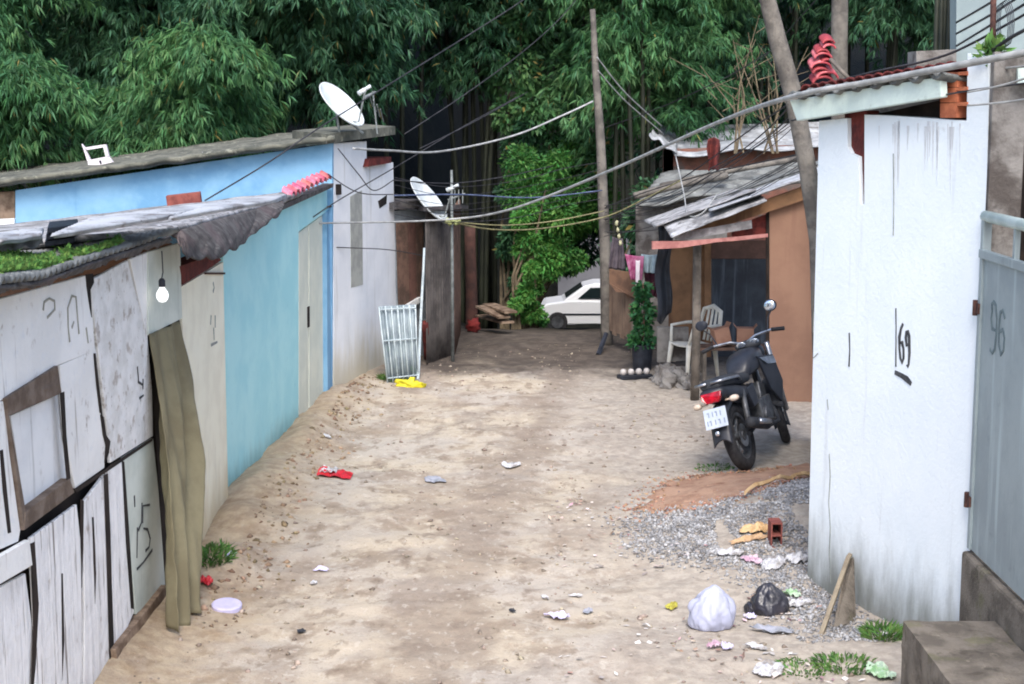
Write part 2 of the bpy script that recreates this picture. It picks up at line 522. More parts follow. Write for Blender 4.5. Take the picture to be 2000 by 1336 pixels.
    # leaf mould, coloured blacker than its own tone to paint shade under the bamboo
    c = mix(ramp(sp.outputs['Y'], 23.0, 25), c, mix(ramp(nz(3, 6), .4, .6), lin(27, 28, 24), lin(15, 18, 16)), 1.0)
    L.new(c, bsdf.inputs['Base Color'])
    b = N.new('ShaderNodeBump'); b.inputs['Strength'].default_value = .5; b.inputs['Distance'].default_value = .025
    L.new(mth('ADD', nz(24, 7), mth('MULTIPLY', nz(70, 4), .5)), b.inputs['Height']); L.new(b.outputs[0], bsdf.inputs['Normal'])
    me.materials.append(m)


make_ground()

# ================================================================ brush writing: ribbons of paint on a plane
def ribbon(bb, pl, strokes, w, off):
    """strokes: lists of picture points that lie on the wall; each becomes a 3 mm thick brush stroke"""
    for st in strokes:
        pts = [pl.at(x, y, off) for x, y in st]
        n = pl.n
        L_ = []; R_ = []
        for i, p in enumerate(pts):
            t = (pts[min(i + 1, len(pts) - 1)] - pts[max(i - 1, 0)]).normalized()
            sd_ = n.cross(t).normalized()
            ww = w * (1 + .25 * math.sin(i * 2.1 + len(pts)))
            L_.append(p + sd_ * ww / 2); R_.append(p - sd_ * ww / 2)
        for i in range(len(pts) - 1):
            bb.prism([L_[i], L_[i + 1], R_[i + 1], R_[i]], n * .003)
    return bb


def arc(cx, cy, rx, ry, a0, a1, n=10, sk=0.):
    """points along an ellipse; sk slants it as the wall slants in view"""
    o = []
    for i in range(n + 1):
        a = math.radians(a0 + (a1 - a0) * i / n)
        x = rx * math.cos(a)
        o.append((cx + x, cy - ry * math.sin(a) + sk * x))
    return o


def pan(pl, pts, off, th, bb=None):
    """a panel on a wall plane: front face at off in front of the plane, th thick, its edge slightly uneven"""
    bb = bb or B()
    return bb.prism([pl.at(x, y, off) for x, y in pts], -pl.n * th)


# ================================================================ near left shack
SH = thing('wooden_shack', 'whitewashed shack of patched boards with a curtained doorway, nearest on the left', 'shack', PA.at(180, 1290, -.4) * 1)
SH.location.z = 0
pan(PA, [(-120, 640), (0, 585), (165, 548), (352, 490), (357, 640), (372, 1110), (328, 1165), (150, 1390), (-120, 1700)], -.06, .05).build('backing', m_dark, SH)
bdz = [
    ([(-120, 640), (-60, 600), (168, 538), (180, 600), (186, 684), (113, 714), (10, 778), (-120, 850)], m_board, .012),
    ([(117, 714), (188, 682), (192, 770), (206, 872), (204, 914), (147, 954), (128, 850)], m_board, .010),
    ([(176, 548), (250, 508), (262, 560), (288, 655), (297, 760), (299, 852), (216, 904), (210, 840), (196, 720)], m_board_peel, .014),
    ([(254, 506), (290, 492), (290, 652), (286, 650), (268, 572)], m_board, .008),
    ([(290, 492), (352, 474), (356, 622), (290, 655)], m_board_green, .018),
    ([(-120, 852), (8, 782), (18, 880), (40, 1036), (36, 1058), (-10, 1078), (-120, 1150)], m_board, .012),
    ([(61, 1050), (150, 985), (158, 1060), (160, 1200), (160, 1390), (100, 1460), (62, 1500), (72, 1260)], m_plank_lo, .016),
    ([(163, 982), (205, 926), (209, 1080), (216, 1290), (190, 1325), (164, 1362), (166, 1180)], m_plank_lo, .010),
    ([(211, 918), (238, 898), (246, 1010), (262, 1196), (224, 1285), (218, 1120)], m_plank_lo, .014),
    ([(241, 893), (299, 856), (310, 960), (323, 1142), (300, 1170), (266, 1200), (252, 1050)], m_board_green, .012),
    ([(-60, 1180), (50, 1120), (64, 1230), (58, 1500), (-60, 1600)], m_plank_lo, .004),
]
for i, (pts, mm, off) in enumerate(bdz):
    pan(PA, pts, off, .02).build('board', mm, SH, bevel=.004)
pan(PA, [(-40, 1110), (58, 1054), (64, 1104), (-40, 1165)], .045, .03).build('brace', m_board, SH, bevel=.004)
pan(PA, [(226, 1268), (326, 1142), (333, 1186), (232, 1312)], .05, .06).build('sill', m_sill, SH, bevel=.006)
# splits between and across the boards
ck = [
 ([(158, 975), (164, 978), (163, 1060), (160, 1148), (157, 1060)], .017), ([(204, 928), (211, 925), (216, 1040), (219, 1150), (224, 1286), (215, 1290), (210, 1100)], .0175),
 ([(238, 900), (243, 902), (252, 1030), (262, 1190), (256, 1188), (246, 1060)], .0155), ([(60, 1062), (68, 1058), (76, 1180), (70, 1300), (60, 1400), (66, 1220)], .018),
 ([(197, 810), (203, 815), (208, 850), (216, 862), (213, 885), (205, 905), (207, 870), (202, 850)], .016), ([(168, 536), (182, 534), (184, 552), (177, 566), (180, 620), (176, 600), (170, 560)], .0165),
 ([(118, 768), (126, 765), (130, 850), (138, 934), (131, 938), (124, 860)], .032), ([(0, 880), (6, 878), (16, 980), (22, 1040), (16, 1042), (6, 960)], .0145),
 ([(184, 690), (187, 690), (194, 760), (199, 808), (196, 806), (189, 750)], .0165), ([(145, 956), (210, 914), (216, 908), (298, 856), (298, 861), (214, 918), (150, 962)], .0185),
 ([(120, 1120), (123, 1120), (126, 1250), (122, 1330)], .0175), ([(180, 1010), (183, 1010), (188, 1120), (186, 1180)], .012),
]
for q, off in ck:
    pan(PA, q, off, .004).build('split', m_dark, SH)
# window with its frame
W = B()
pan(PA, [(12, 778), (113, 714), (121, 768), (19, 812)], .03, .05, W)
pan(PA, [(12, 782), (19, 812), (52, 1004), (47, 1034)], .028, .05, W)
pan(PA, [(50, 1000), (137, 934), (146, 962), (48, 1036)], .034, .06, W)
wf = W.build('window_frame', m_frame, SH, bevel=.004)
pan(PA, [(21, 812), (116, 770), (120, 800), (131, 938), (50, 1000)], -.015, .012).build('pane', m_white, wf)
# doorway frame and dark inside
pan(PA, [(291, 656), (352, 628), (356, 690), (372, 1106), (324, 1150)], -.04, .02).build('door_opening', m_dark, SH)
# numbers and signs painted on the boards
r_ = B()
ribbon(r_, PA, [[(262, 968), (263, 990)], [(277, 982), (276, 1020), (270, 1036)], [(268, 1030), (267, 1090)],
                [(292, 986), (279, 988), (278, 1022)], [(280, 1032), (288, 1034), (293, 1052), (291, 1068), (284, 1076)],
                [(267, 1112), (280, 1098), (297, 1074)]], .016, .013)
r_.build('painted_number', m_ink, SH)
r_ = B()
ribbon(r_, PA, [[(268, 716), (270, 738), (270, 748)], [(270, 746), (279, 752)], [(279, 740), (279, 760)], [(272, 778), (280, 772)]], .014, .016)
r_.build('painted_mark', m_ink, SH)
r_ = B()
ribbon(r_, PA, [[(84, 606), (86, 590), (96, 583), (106, 588), (107, 604), (100, 612), (92, 620)],
                [(132, 600), (133, 640), (136, 668)], [(132, 602), (140, 578), (148, 580), (152, 630), (154, 652)], [(140, 640), (144, 628)],
                [(168, 640), (172, 670)]], .013, .0135)
r_.build('faded_letters', m_inkA, SH)
# roof slab
def ruled(front, back, nu, nv, corr=0., per=40, ax='u', zoff=0.):
    def pl_(poly, t):
        k = t * (len(poly) - 1); i = min(int(k), len(poly) - 2); f = k - i
        return poly[i] * (1 - f) + poly[i + 1] * f
    def fn(u, v):
        p = pl_(front, u) * (1 - v) + pl_(back, u) * v
        q = p.copy(); q.z += corr * math.sin(2 * pi * per * (u if ax == 'u' else v)) + zoff
        return q
    return fn
fr = [PA.at(-140, 640, .30), PA.at(0, 548, .28), PA.at(80, 540, .26), PA.at(165, 508, .25), PA.at(250, 482, .2), PA.at(334, 455, .2)]
bk = [G(-160, 520, 2.5), G(0, 484, 2.52), G(90, 476, 2.52), G(180, 466, 2.53), G(260, 458, 2.53), G(350, 447, 2.53)]
SHROOF = ruled(fr, bk, 90, 14, .0015, 40)
B().grid(SHROOF, 380, 10).build('roof', m_fibre_grey, SH, smooth=True, solid=.03)
e = B()
fr2 = [p + Vector((0, 0, -.024)) - PA.n * .012 for p in fr]
lo = [PA.at(-140, 668, .27), PA.at(0, 566, .24), PA.at(70, 556, .22), PA.at(165, 526, .2), PA.at(250, 499, .16), PA.at(334, 470, .16)]
f2 = ruled(fr2, lo, 60, 4)
def ragged(u, v):
    p = f2(u, v); k = noise.noise(Vector((u * 26, v, 1))) + .5 * noise.noise(Vector((u * 90, v, 1)))
    return p + Vector((0, 0, .035 * k * v * v)) + PA.n * (.008 * noise.noise(Vector((u * 20, v * 3, 4))))
e.grid(ragged, 110, 5).build('eave_edge', m_fibre_dark, SH, smooth=True, solid=.025)
# side wall far end + back so the shack is a closed box
bx = B()
p0 = PA.at(357, 1110, -.06); p0.z = 0; d_ = -PA.n * 2.2
bx.prism([p0, p0 + d_, p0 + d_ + Vector((0, 0, 2.4)), p0 + Vector((0, 0, 2.35))], PA.u * -.05)
bx.build('end_wall', m_brownboard, SH)

# ================================================================ cream house + turquoise house, sharing a long low roof
CH = thing('cream_house', 'low cream rendered house front between the board shack and the turquoise house', 'house', PB.at(410, 1040, -.3))
CH.location.z = 0
pan(PB, [(354, 560), (436, 512), (446, 985), (372, 1100)], 0, .14).build('wall', m_cream, CH)
pan(PB, [(352, 520), (420, 496), (433, 508), (400, 530), (357, 556)], .05, .18).build('lintel', m_darkred, CH)
r_ = B()
ribbon(r_, PB, [[(416, 552), (418, 562), (416, 570)], [(412, 616), (411, 634)], [(420, 616), (420, 640)], [(417, 640), (418, 664)], [(412, 674), (424, 668)]], .02, .001)
r_.build('faded_number', m_inkgrey, CH)
pan(PB, [(404, 532), (440, 532), (440, 536), (404, 536)], .02, .02).build('bracket', m_rust, CH)

TH = thing('turquoise_house', 'turquoise house front with a tall pale double door and a tiled corner', 'house', PC.at(560, 860, -.4))
TH.location.z = 0
pan(PC, [(436, 498), (545, 408), (583, 392), (583, 838), (446, 965)], 0, .14).build('wall', m_blue, TH)
pan(PC, [(583.5, 392), (653, 362), (653, 402), (583.5, 452)], 0, .14).build('wall_top', m_blue, TH)
pan(PC, [(638, 414), (653, 404), (651, 772), (640, 781)], .02, .16).build('jamb', m_blue2, TH)
pan(PC, [(580, 454), (640, 411), (640, 781), (582, 840)], -.10, .04).build('door_recess', m_dark, TH)
for q in ([(584, 454), (602, 441), (602.5, 819), (584, 836)], [(604, 440), (637, 415), (637.5, 783), (604.5, 817)]):
    d = pan(PC, q, -.03, .03).build('door', m_doorpale, TH, bevel=.004)
hb = pan(PC, [(601.5, 600), (605, 598), (605.3, 638), (602, 640)], -.02, .02).build('door_handle', m_dark, TH)
# roof tiles capping the corner
tb = B()
for i in range(9):
    a = PC.at(574 + i * 8.8, 384 - i * 3.9 - .055 * i * i + (i > 6) * 2, .12); a2 = a - PC.n * .10 + Vector((0, 0, .05))
    up = Vector((0, 0, 1))
    def fn(u, v, a=a, a2=a2):
        w = pi * u
        return a.lerp(a2, v) + PC.u * (math.cos(w) * .085) + up * (math.sin(w) * .05)
    tb.grid(fn, 8, 3)
tb.build('roof_tiles', m_pinktile, TH, smooth=True, solid=.015, merge=False)
pan(PC, [(548, 412), (650, 366), (652, 358), (546, 402)], .09, .12).build('verge', m_fibre_dark, TH)
lp = PC.at(659, 370, .08)
B().box(lp, (.09, .06, .12)).build('junction_box', m_dark, TH, bevel=.008)
B().tube([PC.at(652, 378, .04), PC.at(651, 402, .04), PC.at(640, 404, .04)], .012).build('conduit', m_dark, TH)
B().tube([PC.at(606, 300 + 20, -.05), PC.at(622, 322, -.1), PC.at(624, 352, -.1)][1:], .02).build('stub_post', m_brownboard, TH)

# the long low roof over cream and turquoise (belongs to the turquoise house)
fr = [G(-160, 505, 2.55), G(0, 487, 2.56), G(180, 468, 2.56), PB.at(345, 450, .15), PB.at(420, 430, .15), PC.at(500, 408, .12), PC.at(545, 394, .12), PC.at(590, 377, .1)]
bk = [V(-170, 470, YD - .1), V(-60, 452, YD - .1), V(60, 438, YD - .1), V(200, 422, YD - .1), V(330, 406, YD - .1), V(440, 394, YD - .1), V(540, 382, YD - .1), V(575, 377, YD - .1)]
f0 = ruled(fr, bk, 10, 10)
def fib(u, v):
    p = f0(u, v)
    p.z += .02 * math.sin(2 * pi * 46 * v) + .012 * noise.noise(Vector((u * 14, v * 9, 0)))
    return p
B().grid(fib, 50, 240).build('roof', m_fibre, TH, smooth=True, solid=.025)
# loose sheets lying over it
for k, (a, b, c, d, mm) in enumerate((((0, 474), (80, 462), (84, 448), (-20, 462), m_zinc), ((100, 462), (330, 424), (470, 392), (180, 428), m_zinc), ((330, 428), (540, 392), (560, 382), (430, 396), m_zinc))):
    zz = 2.66
    pts = [G(*q, zz) for q in (a, b, c, d)]
    f0 = ruled([pts[0], pts[1]], [pts[3], pts[2]], 4, 4)
    def fz(u, v, f0=f0): 
        p = f0(u, v); p.z += .010 * math.sin(2 * pi * 14 * v) + .006 * noise.noise(Vector((u * 3, v * 2, k))); return p
    B().grid(fz, 16, 150).thing('roof_sheet', mm, ('short pale corrugated sheet with a snapped end on the long low roof', 'long pale corrugated sheet lying across the middle of the low roof', 'pale corrugated sheet running up to the pink tiles')[k], 'roof sheet', 'loose sheets on the low roof', smooth=True, solid=.012)
# sagging dark skirt of roofing below the eave
top = [PA.at(336, 462, .12), PB.at(352, 450, .16), PB.at(420, 430, .16), PC.at(500, 408, .13), PC.at(552, 394, .13)]
bot = [PB.at(346, 468, .17), PB.at(366, 506, .26), PB.at(424, 505, .34), PC.at(478, 474, .36), PC.at(548, 412, .22)]
f0 = ruled(top, bot, 10, 10)
def sk(u, v):
    p = f0(u, v)
    return p + PB.n * (.02 * math.sin(pi * v)) + Vector((0, 0, .05 * noise.noise(Vector((u * 16, v * 2, 2))) * v * v)) + PB.n * .010 * noise.noise(Vector((u * 22, v * 6, 9)))
B().grid(sk, 120, 14).build('eave_skirt', m_fibre_dark, CH, smooth=True, solid=.014)

# ================================================================ taller house, blue flank and white front
DH = thing('blue_flanked_house', 'taller house with a broad mid blue flank and a white front on the lane', 'house', PD.at(690, 740, -.6))
DH.location.z = 0
def fl(px, py, o=0): return V(px, py, YD + .02 + o)
B().prism([fl(30, 372), fl(649, 280), fl(649, 770), fl(30, 790)], (0, .14, 0)).build('side_wall', m_blue2, DH)
pan(PD, [(652, 280), (716, 276), (717, 735), (652.5, 772)], 0, .14).build('wall', m_housed, DH)
pan(PD, [(716.5, 322), (768, 317), (776, 712), (717.5, 735)], -.012, .14).build('wall', m_housed, DH)
pan(PD, [(684, 384), (707, 372), (709, 556), (686, 562)], .004, .02).build('blocked_slit', m_slit, DH)
pan(PD, [(739, 393), (756, 381), (755, 398), (742, 407)], -.006, .01).build('vent_hole', m_dark, DH)
pan(PD, [(718, 326), (764, 318), (764, 306), (722, 310)], .06, .3).build('capping', m_darkred, DH)
A0, A1 = fl(-60, 366, -.22), fl(655, 272, -.22)
A2 = PD.at(772, 258, .18)
dirb = Vector((-.25, 1, 0)) * 3.2
f0 = ruled([A0, A1], [A0 + dirb, A1 + dirb], 4, 4)
def rf(u, v):
    p = f0(u, v); p.z += .02 * math.sin(2 * pi * 20 * v) + .02 * noise.noise(Vector((u * 18, v * 5, 7))); return p
B().grid(rf, 90, 80).build('roof', m_roofd, DH, smooth=True, solid=.05)
ov = B()
ov.prism([A1 + Vector((-.1, -.01, -.05)), A2 + Vector((0, 0, -.03)), A2 + Vector((0, 0, .07)), A1 + Vector((-.1, -.01, .06))], (-.5, .9, .02))
ov.build('eave', m_roofd, DH)
B().prism([fl(-60, 378, .1), fl(29, 374, .1), fl(29, 640, .1), fl(-60, 640, .1)], (0, .2, 0)).thing('brick_wall', m_sill, 'strip of bare tan wall beside the blue flank at the picture edge', 'wall')
B().prism([fl(-80, 432, -.02), fl(28, 427, -.02), fl(28, 700, -.02), fl(-80, 700, -.02)], (0, .08, 0)).thing('low_wall', m_white, 'low pale wall below the strip of bare tan wall', 'wall')

# ================================================================ lean-to beyond (brown boarded window), then dark shed
EH = thing('lean_to_shack', 'small lean-to with a brown boarded window beyond the white front', 'shack', PE.at(800, 700, -.3))
EH.location.z = 0
pan(PE, [(769, 412), (834, 408), (832, 700), (776, 712)], -.03, .06).build('wall', mat('pale lean-to sheet', lin(164, 172, 178), lin(134, 142, 150), s=4, r=.8), EH)
for q, mm in (([(775, 436), (796, 432), (800, 596), (780, 602)], m_brownboard), ([(797, 432), (812, 430), (814, 588), (801, 596)], mat('red brown board', lin(112, 82, 74), lin(92, 68, 62), s=5, r=.9)), ([(813, 430), (827, 428), (828, 582), (815, 588)], m_brownboard)):
    pan(PE, q, .0, .02).build('board', mm, EH)
pan(PE, [(782, 604), (822, 580), (823, 590), (784, 612)], .05, .04).build('ledge', m_white, EH)
pan(PE, [(766, 396), (838, 390), (838, 402), (766, 410)], .10, .9).build('roof', m_fibre_dark, EH)
FH = thing('dark_shed', 'dark shed of grey corrugated sheets in the shade beyond the lean-to', 'shed', V(860, 690, 20.4))
FH.location.z = 0
def corr(p0, p1, z0, z1, amp=.014, per=.09, sk0=0.):
    p0 = Vector((p0.x, p0.y, 0)); p1 = Vector((p1.x, p1.y, 0)); L_ = (p1 - p0).length
    n = Vector(((p1 - p0).y, -(p1 - p0).x, 0)).normalized()
    def fn(u, v):
        return p0.lerp(p1, u) + n * amp * math.sin(2 * pi * u * L_ / per) + Vector((0, 0, z0 + (z1 - z0) * v + .03 * noise.noise(Vector((u * 9, 3, 0))) * v))
    return B().grid(fn, max(12, int(L_ / per * 8)), 4)
q0, q1 = V(832, 600, 19.7), V(886, 600, 20.6)
corr(q0, q1, 0, 1.98).build('wall', m_greysheet, FH, smooth=True, solid=.004)
corr(q1, V(898, 600, 22.6), 0, 1.95).build('wall', m_brownboard, FH, smooth=True, solid=.004)
rp = [V(828, 412, 19.5), V(902, 408, 20.4), V(915, 408, 22.6), V(780, 410, 22.4)]
B().prism(rp, (0, 0, .05)).build('roof', m_fibre_dark, FH)

# ================================================================ white house on the right
WH = thing('white_house', 'tall white house wall with a mossy foot and a mint green fascia on the right', 'house', PI_.at(1750, 1180, -1))
WH.location.z = 0
m_whwall = mat('white house render', (.77, .835, .885), (.735, .805, .86), s=2.5, r=.8, bump=.22, bs=32,
               streak=(lin(140, 142, 146), 10, .60, .74, .2), low=(lin(104, 106, 98), -.1, .6, .9),
               stains=[(lin(150, 150, 146), 3, .68, .78, .5)])
wl = [(1600, 236), (1655, 231), (1655.5, 286), (1662, 300), (1676, 306), (1680, 398), (1688, 400), (1688.5, 224), (1740, 226), (1888, 236),
      (1890, 104), (1932, 112), (1926, 420), (1897, 1330), (1760, 1300), (1660, 1202), (1620, 1160), (1577, 1130), (1588, 700)]
pan(PI_, wl, 0, .16).build('wall', m_whwall, WH)
pan(PI_, [(1650, 220), (1692, 216), (1692, 410), (1650, 410)], -.03, .1).build('broken_slot', m_darkred, WH)
# drip stains run down from the top of the wall: dark mould trails, part of the paint
st = B()
random.seed(3)
for i in range(22):
    x = 1700 + random.random() * 180; y0 = 236 + random.random() * 12; ln = 20 + random.random() ** 2 * 150
    st.prism([PI_.at(x, y0, .0012), PI_.at(x + 1.5 + 4 * random.random(), y0, .0012), PI_.at(x + 1.2, y0 + ln, .0012)], PI_.n * .001)
st.build('drip_stains', mat('grey mould trail', lin(196, 200, 205), lin(212, 217, 222), s=12, r=.9), WH)
cr = B()
ribbon(cr, PI_, [[(1620, 886), (1622, 930), (1619, 980), (1622, 1030), (1620, 1080), (1623, 1140)], [(1616, 780), (1618, 800)], [(1590, 610), (1589, 650)], [(1598, 690), (1588, 700)],
                 [(1745, 300), (1746, 400), (1745, 460)]], .006, .001)
cr.build('crack', m_inkgrey, WH)
nb = B()
nk = B()
ribbon(nk, PI_, [[(1659, 650), (1660, 684), (1658.5, 716)]], .012, .001)
nk.build('painted_stroke', m_ink, WH)
ribbon(nb, PI_, [[(1750, 602), (1750.5, 640), (1750, 716)]], .009, .001)
# 6 and 9 written slanting down to the right with the wall, then the underline
ribbon(nb, PI_, [[(1764, 632), (1760, 642), (1757, 658), (1757, 680), (1759, 700), (1762, 708), (1765, 700), (1765, 682), (1762, 668), (1758, 670)],
                 [(1775, 672), (1771, 676), (1769.5, 660), (1771, 648), (1774, 646), (1776, 656), (1776.5, 690), (1775, 712), (1772, 716)]], .021, .001)
ribbon(nb, PI_, [[(1748, 727), (1762, 734), (1772, 741), (1780, 750)]], .034, .001)
nb.build('painted_number', m_ink, WH)
# brick infill with open cells
bi = B()
for k in range(3):
    y0, y1 = 142 + k * 30, 170 + k * 30
    pan(PI_, [(1836, y0), (1866, y0 - 1), (1866, y1), (1836, y1)], .01, .14, bi)
    pan(PI_, [(1866.2, y0 - 1), (1889, y0 - 3), (1889, y0 + 5), (1866.2, y0 + 5)], .008, .14, bi)
    pan(PI_, [(1866.2, y0 + 5.2), (1869, y0 + 5.2), (1869, y1), (1866.2, y1)], .008, .14, bi)
bi.build('brick_infill', m_brick, WH)
pan(PI_, [(1834, 138), (1890, 134), (1890, 236), (1834, 236)], -.1, .03).build('infill_gap', m_dark, WH)
# fascia and roof
pan(PI_, [(1542, 196), (1836, 150), (1838, 190), (1556, 236)], .10, .05).build('fascia', m_mint, WH, bevel=.005)
ra, rb = PI_.at(1540, 193, .13), PI_.at(1839, 149, .13)
back = -PI_.n * 2.6 + Vector((0, 0, -.35))
f0 = ruled([ra, rb], [ra + back, rb + back], 4, 4)
def rw(u, v):
    p = f0(u, v); p.z += .025 * math.sin(2 * pi * 8 * u) * 1 + .02 + .01 * noise.noise(Vector((u * 9, v * 3, 7))); return p
B().grid(rw, 90, 6).build('roof', m_fibre_grey, WH, smooth=True, solid=.02)
ed = B()
for i in range(16):
    a = ra.lerp(rb, (i + .5) / 16) + Vector((0, 0, .05)); 
    def fn(u, v, a=a):
        w = pi * u
        return a - PI_.n * (v * .5 + .1) + Vector((0, 0, -.06 * v)) + PI_.u * (math.cos(w) * .06) + Vector((0, 0, math.sin(w) * .04))
    ed.grid(fn, 6, 2)
ed.build('ridge_tiles', m_darkred, WH, smooth=True, solid=.012, merge=False)
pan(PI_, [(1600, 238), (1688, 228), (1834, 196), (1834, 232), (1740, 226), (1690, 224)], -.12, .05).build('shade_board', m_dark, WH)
# body behind the wall so that it is a house and not a screen
hb_ = B()
e0 = PI_.at(1577, 1130, -.16); e1 = PI_.at(1577, 1130, -2.6); e0.z = e1.z = 0
hb_.prism([e0, e1, e1 + Vector((0, 0, 2.85)), e0 + Vector((0, 0, 3.1))], -PI_.u * -.14)
hb_.build('end_wall', m_whwall, WH)
pe = PI_.at(1928, 300)
GX, GY = pe.x - .012, pe.y - .06
# pillar + dark room behind the gate
pl_ = B(); pl_.box((pe.x + .100, pe.y + .13, 1.8), (.195, .36, 3.6)); pl_.build('pillar', m_pillar, WH, bevel=.01)
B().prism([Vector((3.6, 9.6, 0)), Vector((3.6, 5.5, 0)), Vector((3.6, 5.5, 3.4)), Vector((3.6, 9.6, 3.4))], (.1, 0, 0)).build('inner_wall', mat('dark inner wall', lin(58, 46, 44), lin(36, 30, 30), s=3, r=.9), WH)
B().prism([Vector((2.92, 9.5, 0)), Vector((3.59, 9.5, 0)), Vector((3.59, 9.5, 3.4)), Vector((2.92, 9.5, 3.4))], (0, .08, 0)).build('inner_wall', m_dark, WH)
B().prism([V(1988, 132, 8.9), V(2060, 122, 8.9), V(2060, 150, 8.9), V(1988, 166, 8.9)], (.1, .4, 0)).build('eave_board', m_mint, WH)
# concrete base and step
B().prism([Vector((GX - .035, GY + .06, -.1)), Vector((GX - .035, 5.5, -.1)), Vector((GX - .035, 5.5, .665)), Vector((GX - .035, GY + .06, .665))], (.45, 0, 0)).thing('gate_footing', m_conc, 'stained concrete footing under the grey gate', 'footing', bevel=.02)
def stepblock():
    x0, x1, y0, y1, z1 = G(1764, 1213, .46).x, GX - .04, 5.5, G(1764, 1213, .46).y, .46
    b_ = B()
    def fn(u, v):
        return Vector((x0 + (x1 - x0) * u, y0 + (y1 - y0) * v, z1 + .012 * noise.noise(Vector((u * 5, v * 12, 0)))))
    b_.grid(fn, 14, 50)
    def fs(u, v):
        return Vector((x0 + .012 * noise.noise(Vector((v * 6, u * 20, 5))), y0 + (y1 - y0) * u, -.1 + (z1 + .1) * v)) if v < 1 else fn(0, u)
    b_.grid(fs, 50, 8)
    def fb(u, v):
        return Vector((x0 + (x1 - x0) * u, y1, -.1 + (z1 + .1) * v)) if v < 1 else fn(u, 1)
    b_.grid(fb, 14, 8)
    b_.thing('concrete_step', m_conc, 'worn dark concrete step block at the foot of the grey gate', 'step', smooth=False)
stepblock()
# gate
GT = thing('metal_gate', 'grey sheet metal gate with a pale rail, standing on the concrete footing', 'gate', Vector((2.735, 8.0, .67)))
B().prism([Vector((GX, GY, .69)), Vector((GX, 6.4, .69)), Vector((GX, 6.4, 2.46)), Vector((GX, GY, 2.46))], (.02, 0, 0)).build('panel', m_gate, GT)
B().tube([Vector((GX + .01, GY + .03, 2.665)), Vector((GX + .01, 6.4, 2.665))], .033, 10).build('top_rail', m_railm, GT, smooth=True)
B().box((GX + .01, GY, 1.67), (.05, .05, 1.96)).build('stile', m_gate, GT, bevel=.004)
B().box((GX - .005, 7.7, 2.45), (.035, 2.65, .05)).build('mid_rail', m_gate, GT, bevel=.004)
B().box((GX + .01, 8.45, 2.56), (.03, .03, .2)).build('spacer', m_gate, GT)
for z in (2.13, .98):
    hg = B(); hg.tube([Vector((GX - .02, GY + .04, z - .045)), Vector((GX - .02, GY + .04, z + .045))], .018, 10); hg.box((GX - .02, GY + .01, z), (.012, .07, .06))
    hg.build('hinge', m_rust, GT)
PG = Plane(Vector((GX, GY, 0)), Vector((GX, 6.4, 0)))
gn = B()
ribbon(gn, PG, [[(1938, 606), (1937, 594), (1941, 590), (1945, 596), (1947, 622), (1946, 650), (1943, 682), (1938, 690), (1934, 682)], [(1938, 606), (1936, 622), (1938, 642), (1944, 645)],
                [(1963, 622), (1959, 606), (1954, 610), (1951, 640), (1951, 672), (1955, 692), (1960, 684), (1962, 660), (1959, 644), (1952, 648)]], .02, .0012)
gn.build('painted_number', m_inkgate, GT)

# ================================================================ plywood shop with the porch
YG = G(1505, 786).y
SG = thing('plywood_shop', 'orange brown plywood shop with a patched tin roof and dark open porch', 'shack', V(1450, 786, YG + 1))
SG.location.z = 0
def q3(pts, Y): return [V(x, y, Y) for x, y in pts]
B().prism(q3([(1503, 412), (1600, 366), (1700, 330), (1700, 788), (1503, 788)], YG), (0, .03, 0)).build('front_panel', m_ply, SG)
B().prism(q3([(1497, 418), (1502.5, 414), (1502.5, 788), (1497, 788)], YG + .01), (0, .05, 0)).build('panel_edge', m_dark, SG)
YB = YG + 2.6
B().prism(q3([(1306, 470), (1384, 470), (1384, 694), (1306, 697)], YB), (0, .03, 0)).build('back_panel', m_ply2, SG)
dr = B().prism(q3([(1390, 506), (1504, 506), (1504, 696), (1390, 697)], YB - .02), (0, .04, 0)).build('door', m_navy, SG)
B().prism(q3([(1380, 470), (1520, 470), (1520, 505.5), (1380, 505.5)], YB - .01), (0, .03, 0)).build('header', mat('reddish brown board', lin(108, 82, 74), lin(88, 68, 62), s=4, r=.8), SG)
B().prism(q3([(1376, 476), (1389, 476), (1389, 697), (1376, 698)], YB - .05), (0, .05, 0)).build('door_post', m_ply2, SG)
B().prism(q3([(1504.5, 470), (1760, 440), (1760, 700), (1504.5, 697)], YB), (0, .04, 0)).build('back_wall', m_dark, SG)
for (x, y0, x2, y1, Y, r) in ((1362, 470, 1357, 782, YG + .1, .052), (1505, 430, 1506, 786, YG + .25, .03)):
    B().tube([V(x2, y1, Y), V((x + x2) / 2 + 1, (y0 + y1) / 2, Y), V(x, y0, Y)], [r, r * .95, r * .9], 9).build('porch_post', m_postw, SG, smooth=True)
tp = B()
def tarp(u, v):
    p = V(1284, 472, YG + .9).lerp(V(1311, 472, YG + 1.3), u); p.z = 1.95 - 1.15 * v - .05 * math.sin(u * 5)
    return p + Vector((.02 * math.sin(v * 9), .04 * math.sin(u * 9 + v * 3), 0))
tp.grid(tarp, 14, 14).build('hanging_sheet', m_tarp, SG, smooth=True, solid=.008)
B().prism(q3([(1284, 640), (1345, 640), (1345, 704), (1284, 708)], YG + 1.8), (0, .1, 0)).build('low_wall', m_pillar, SG)
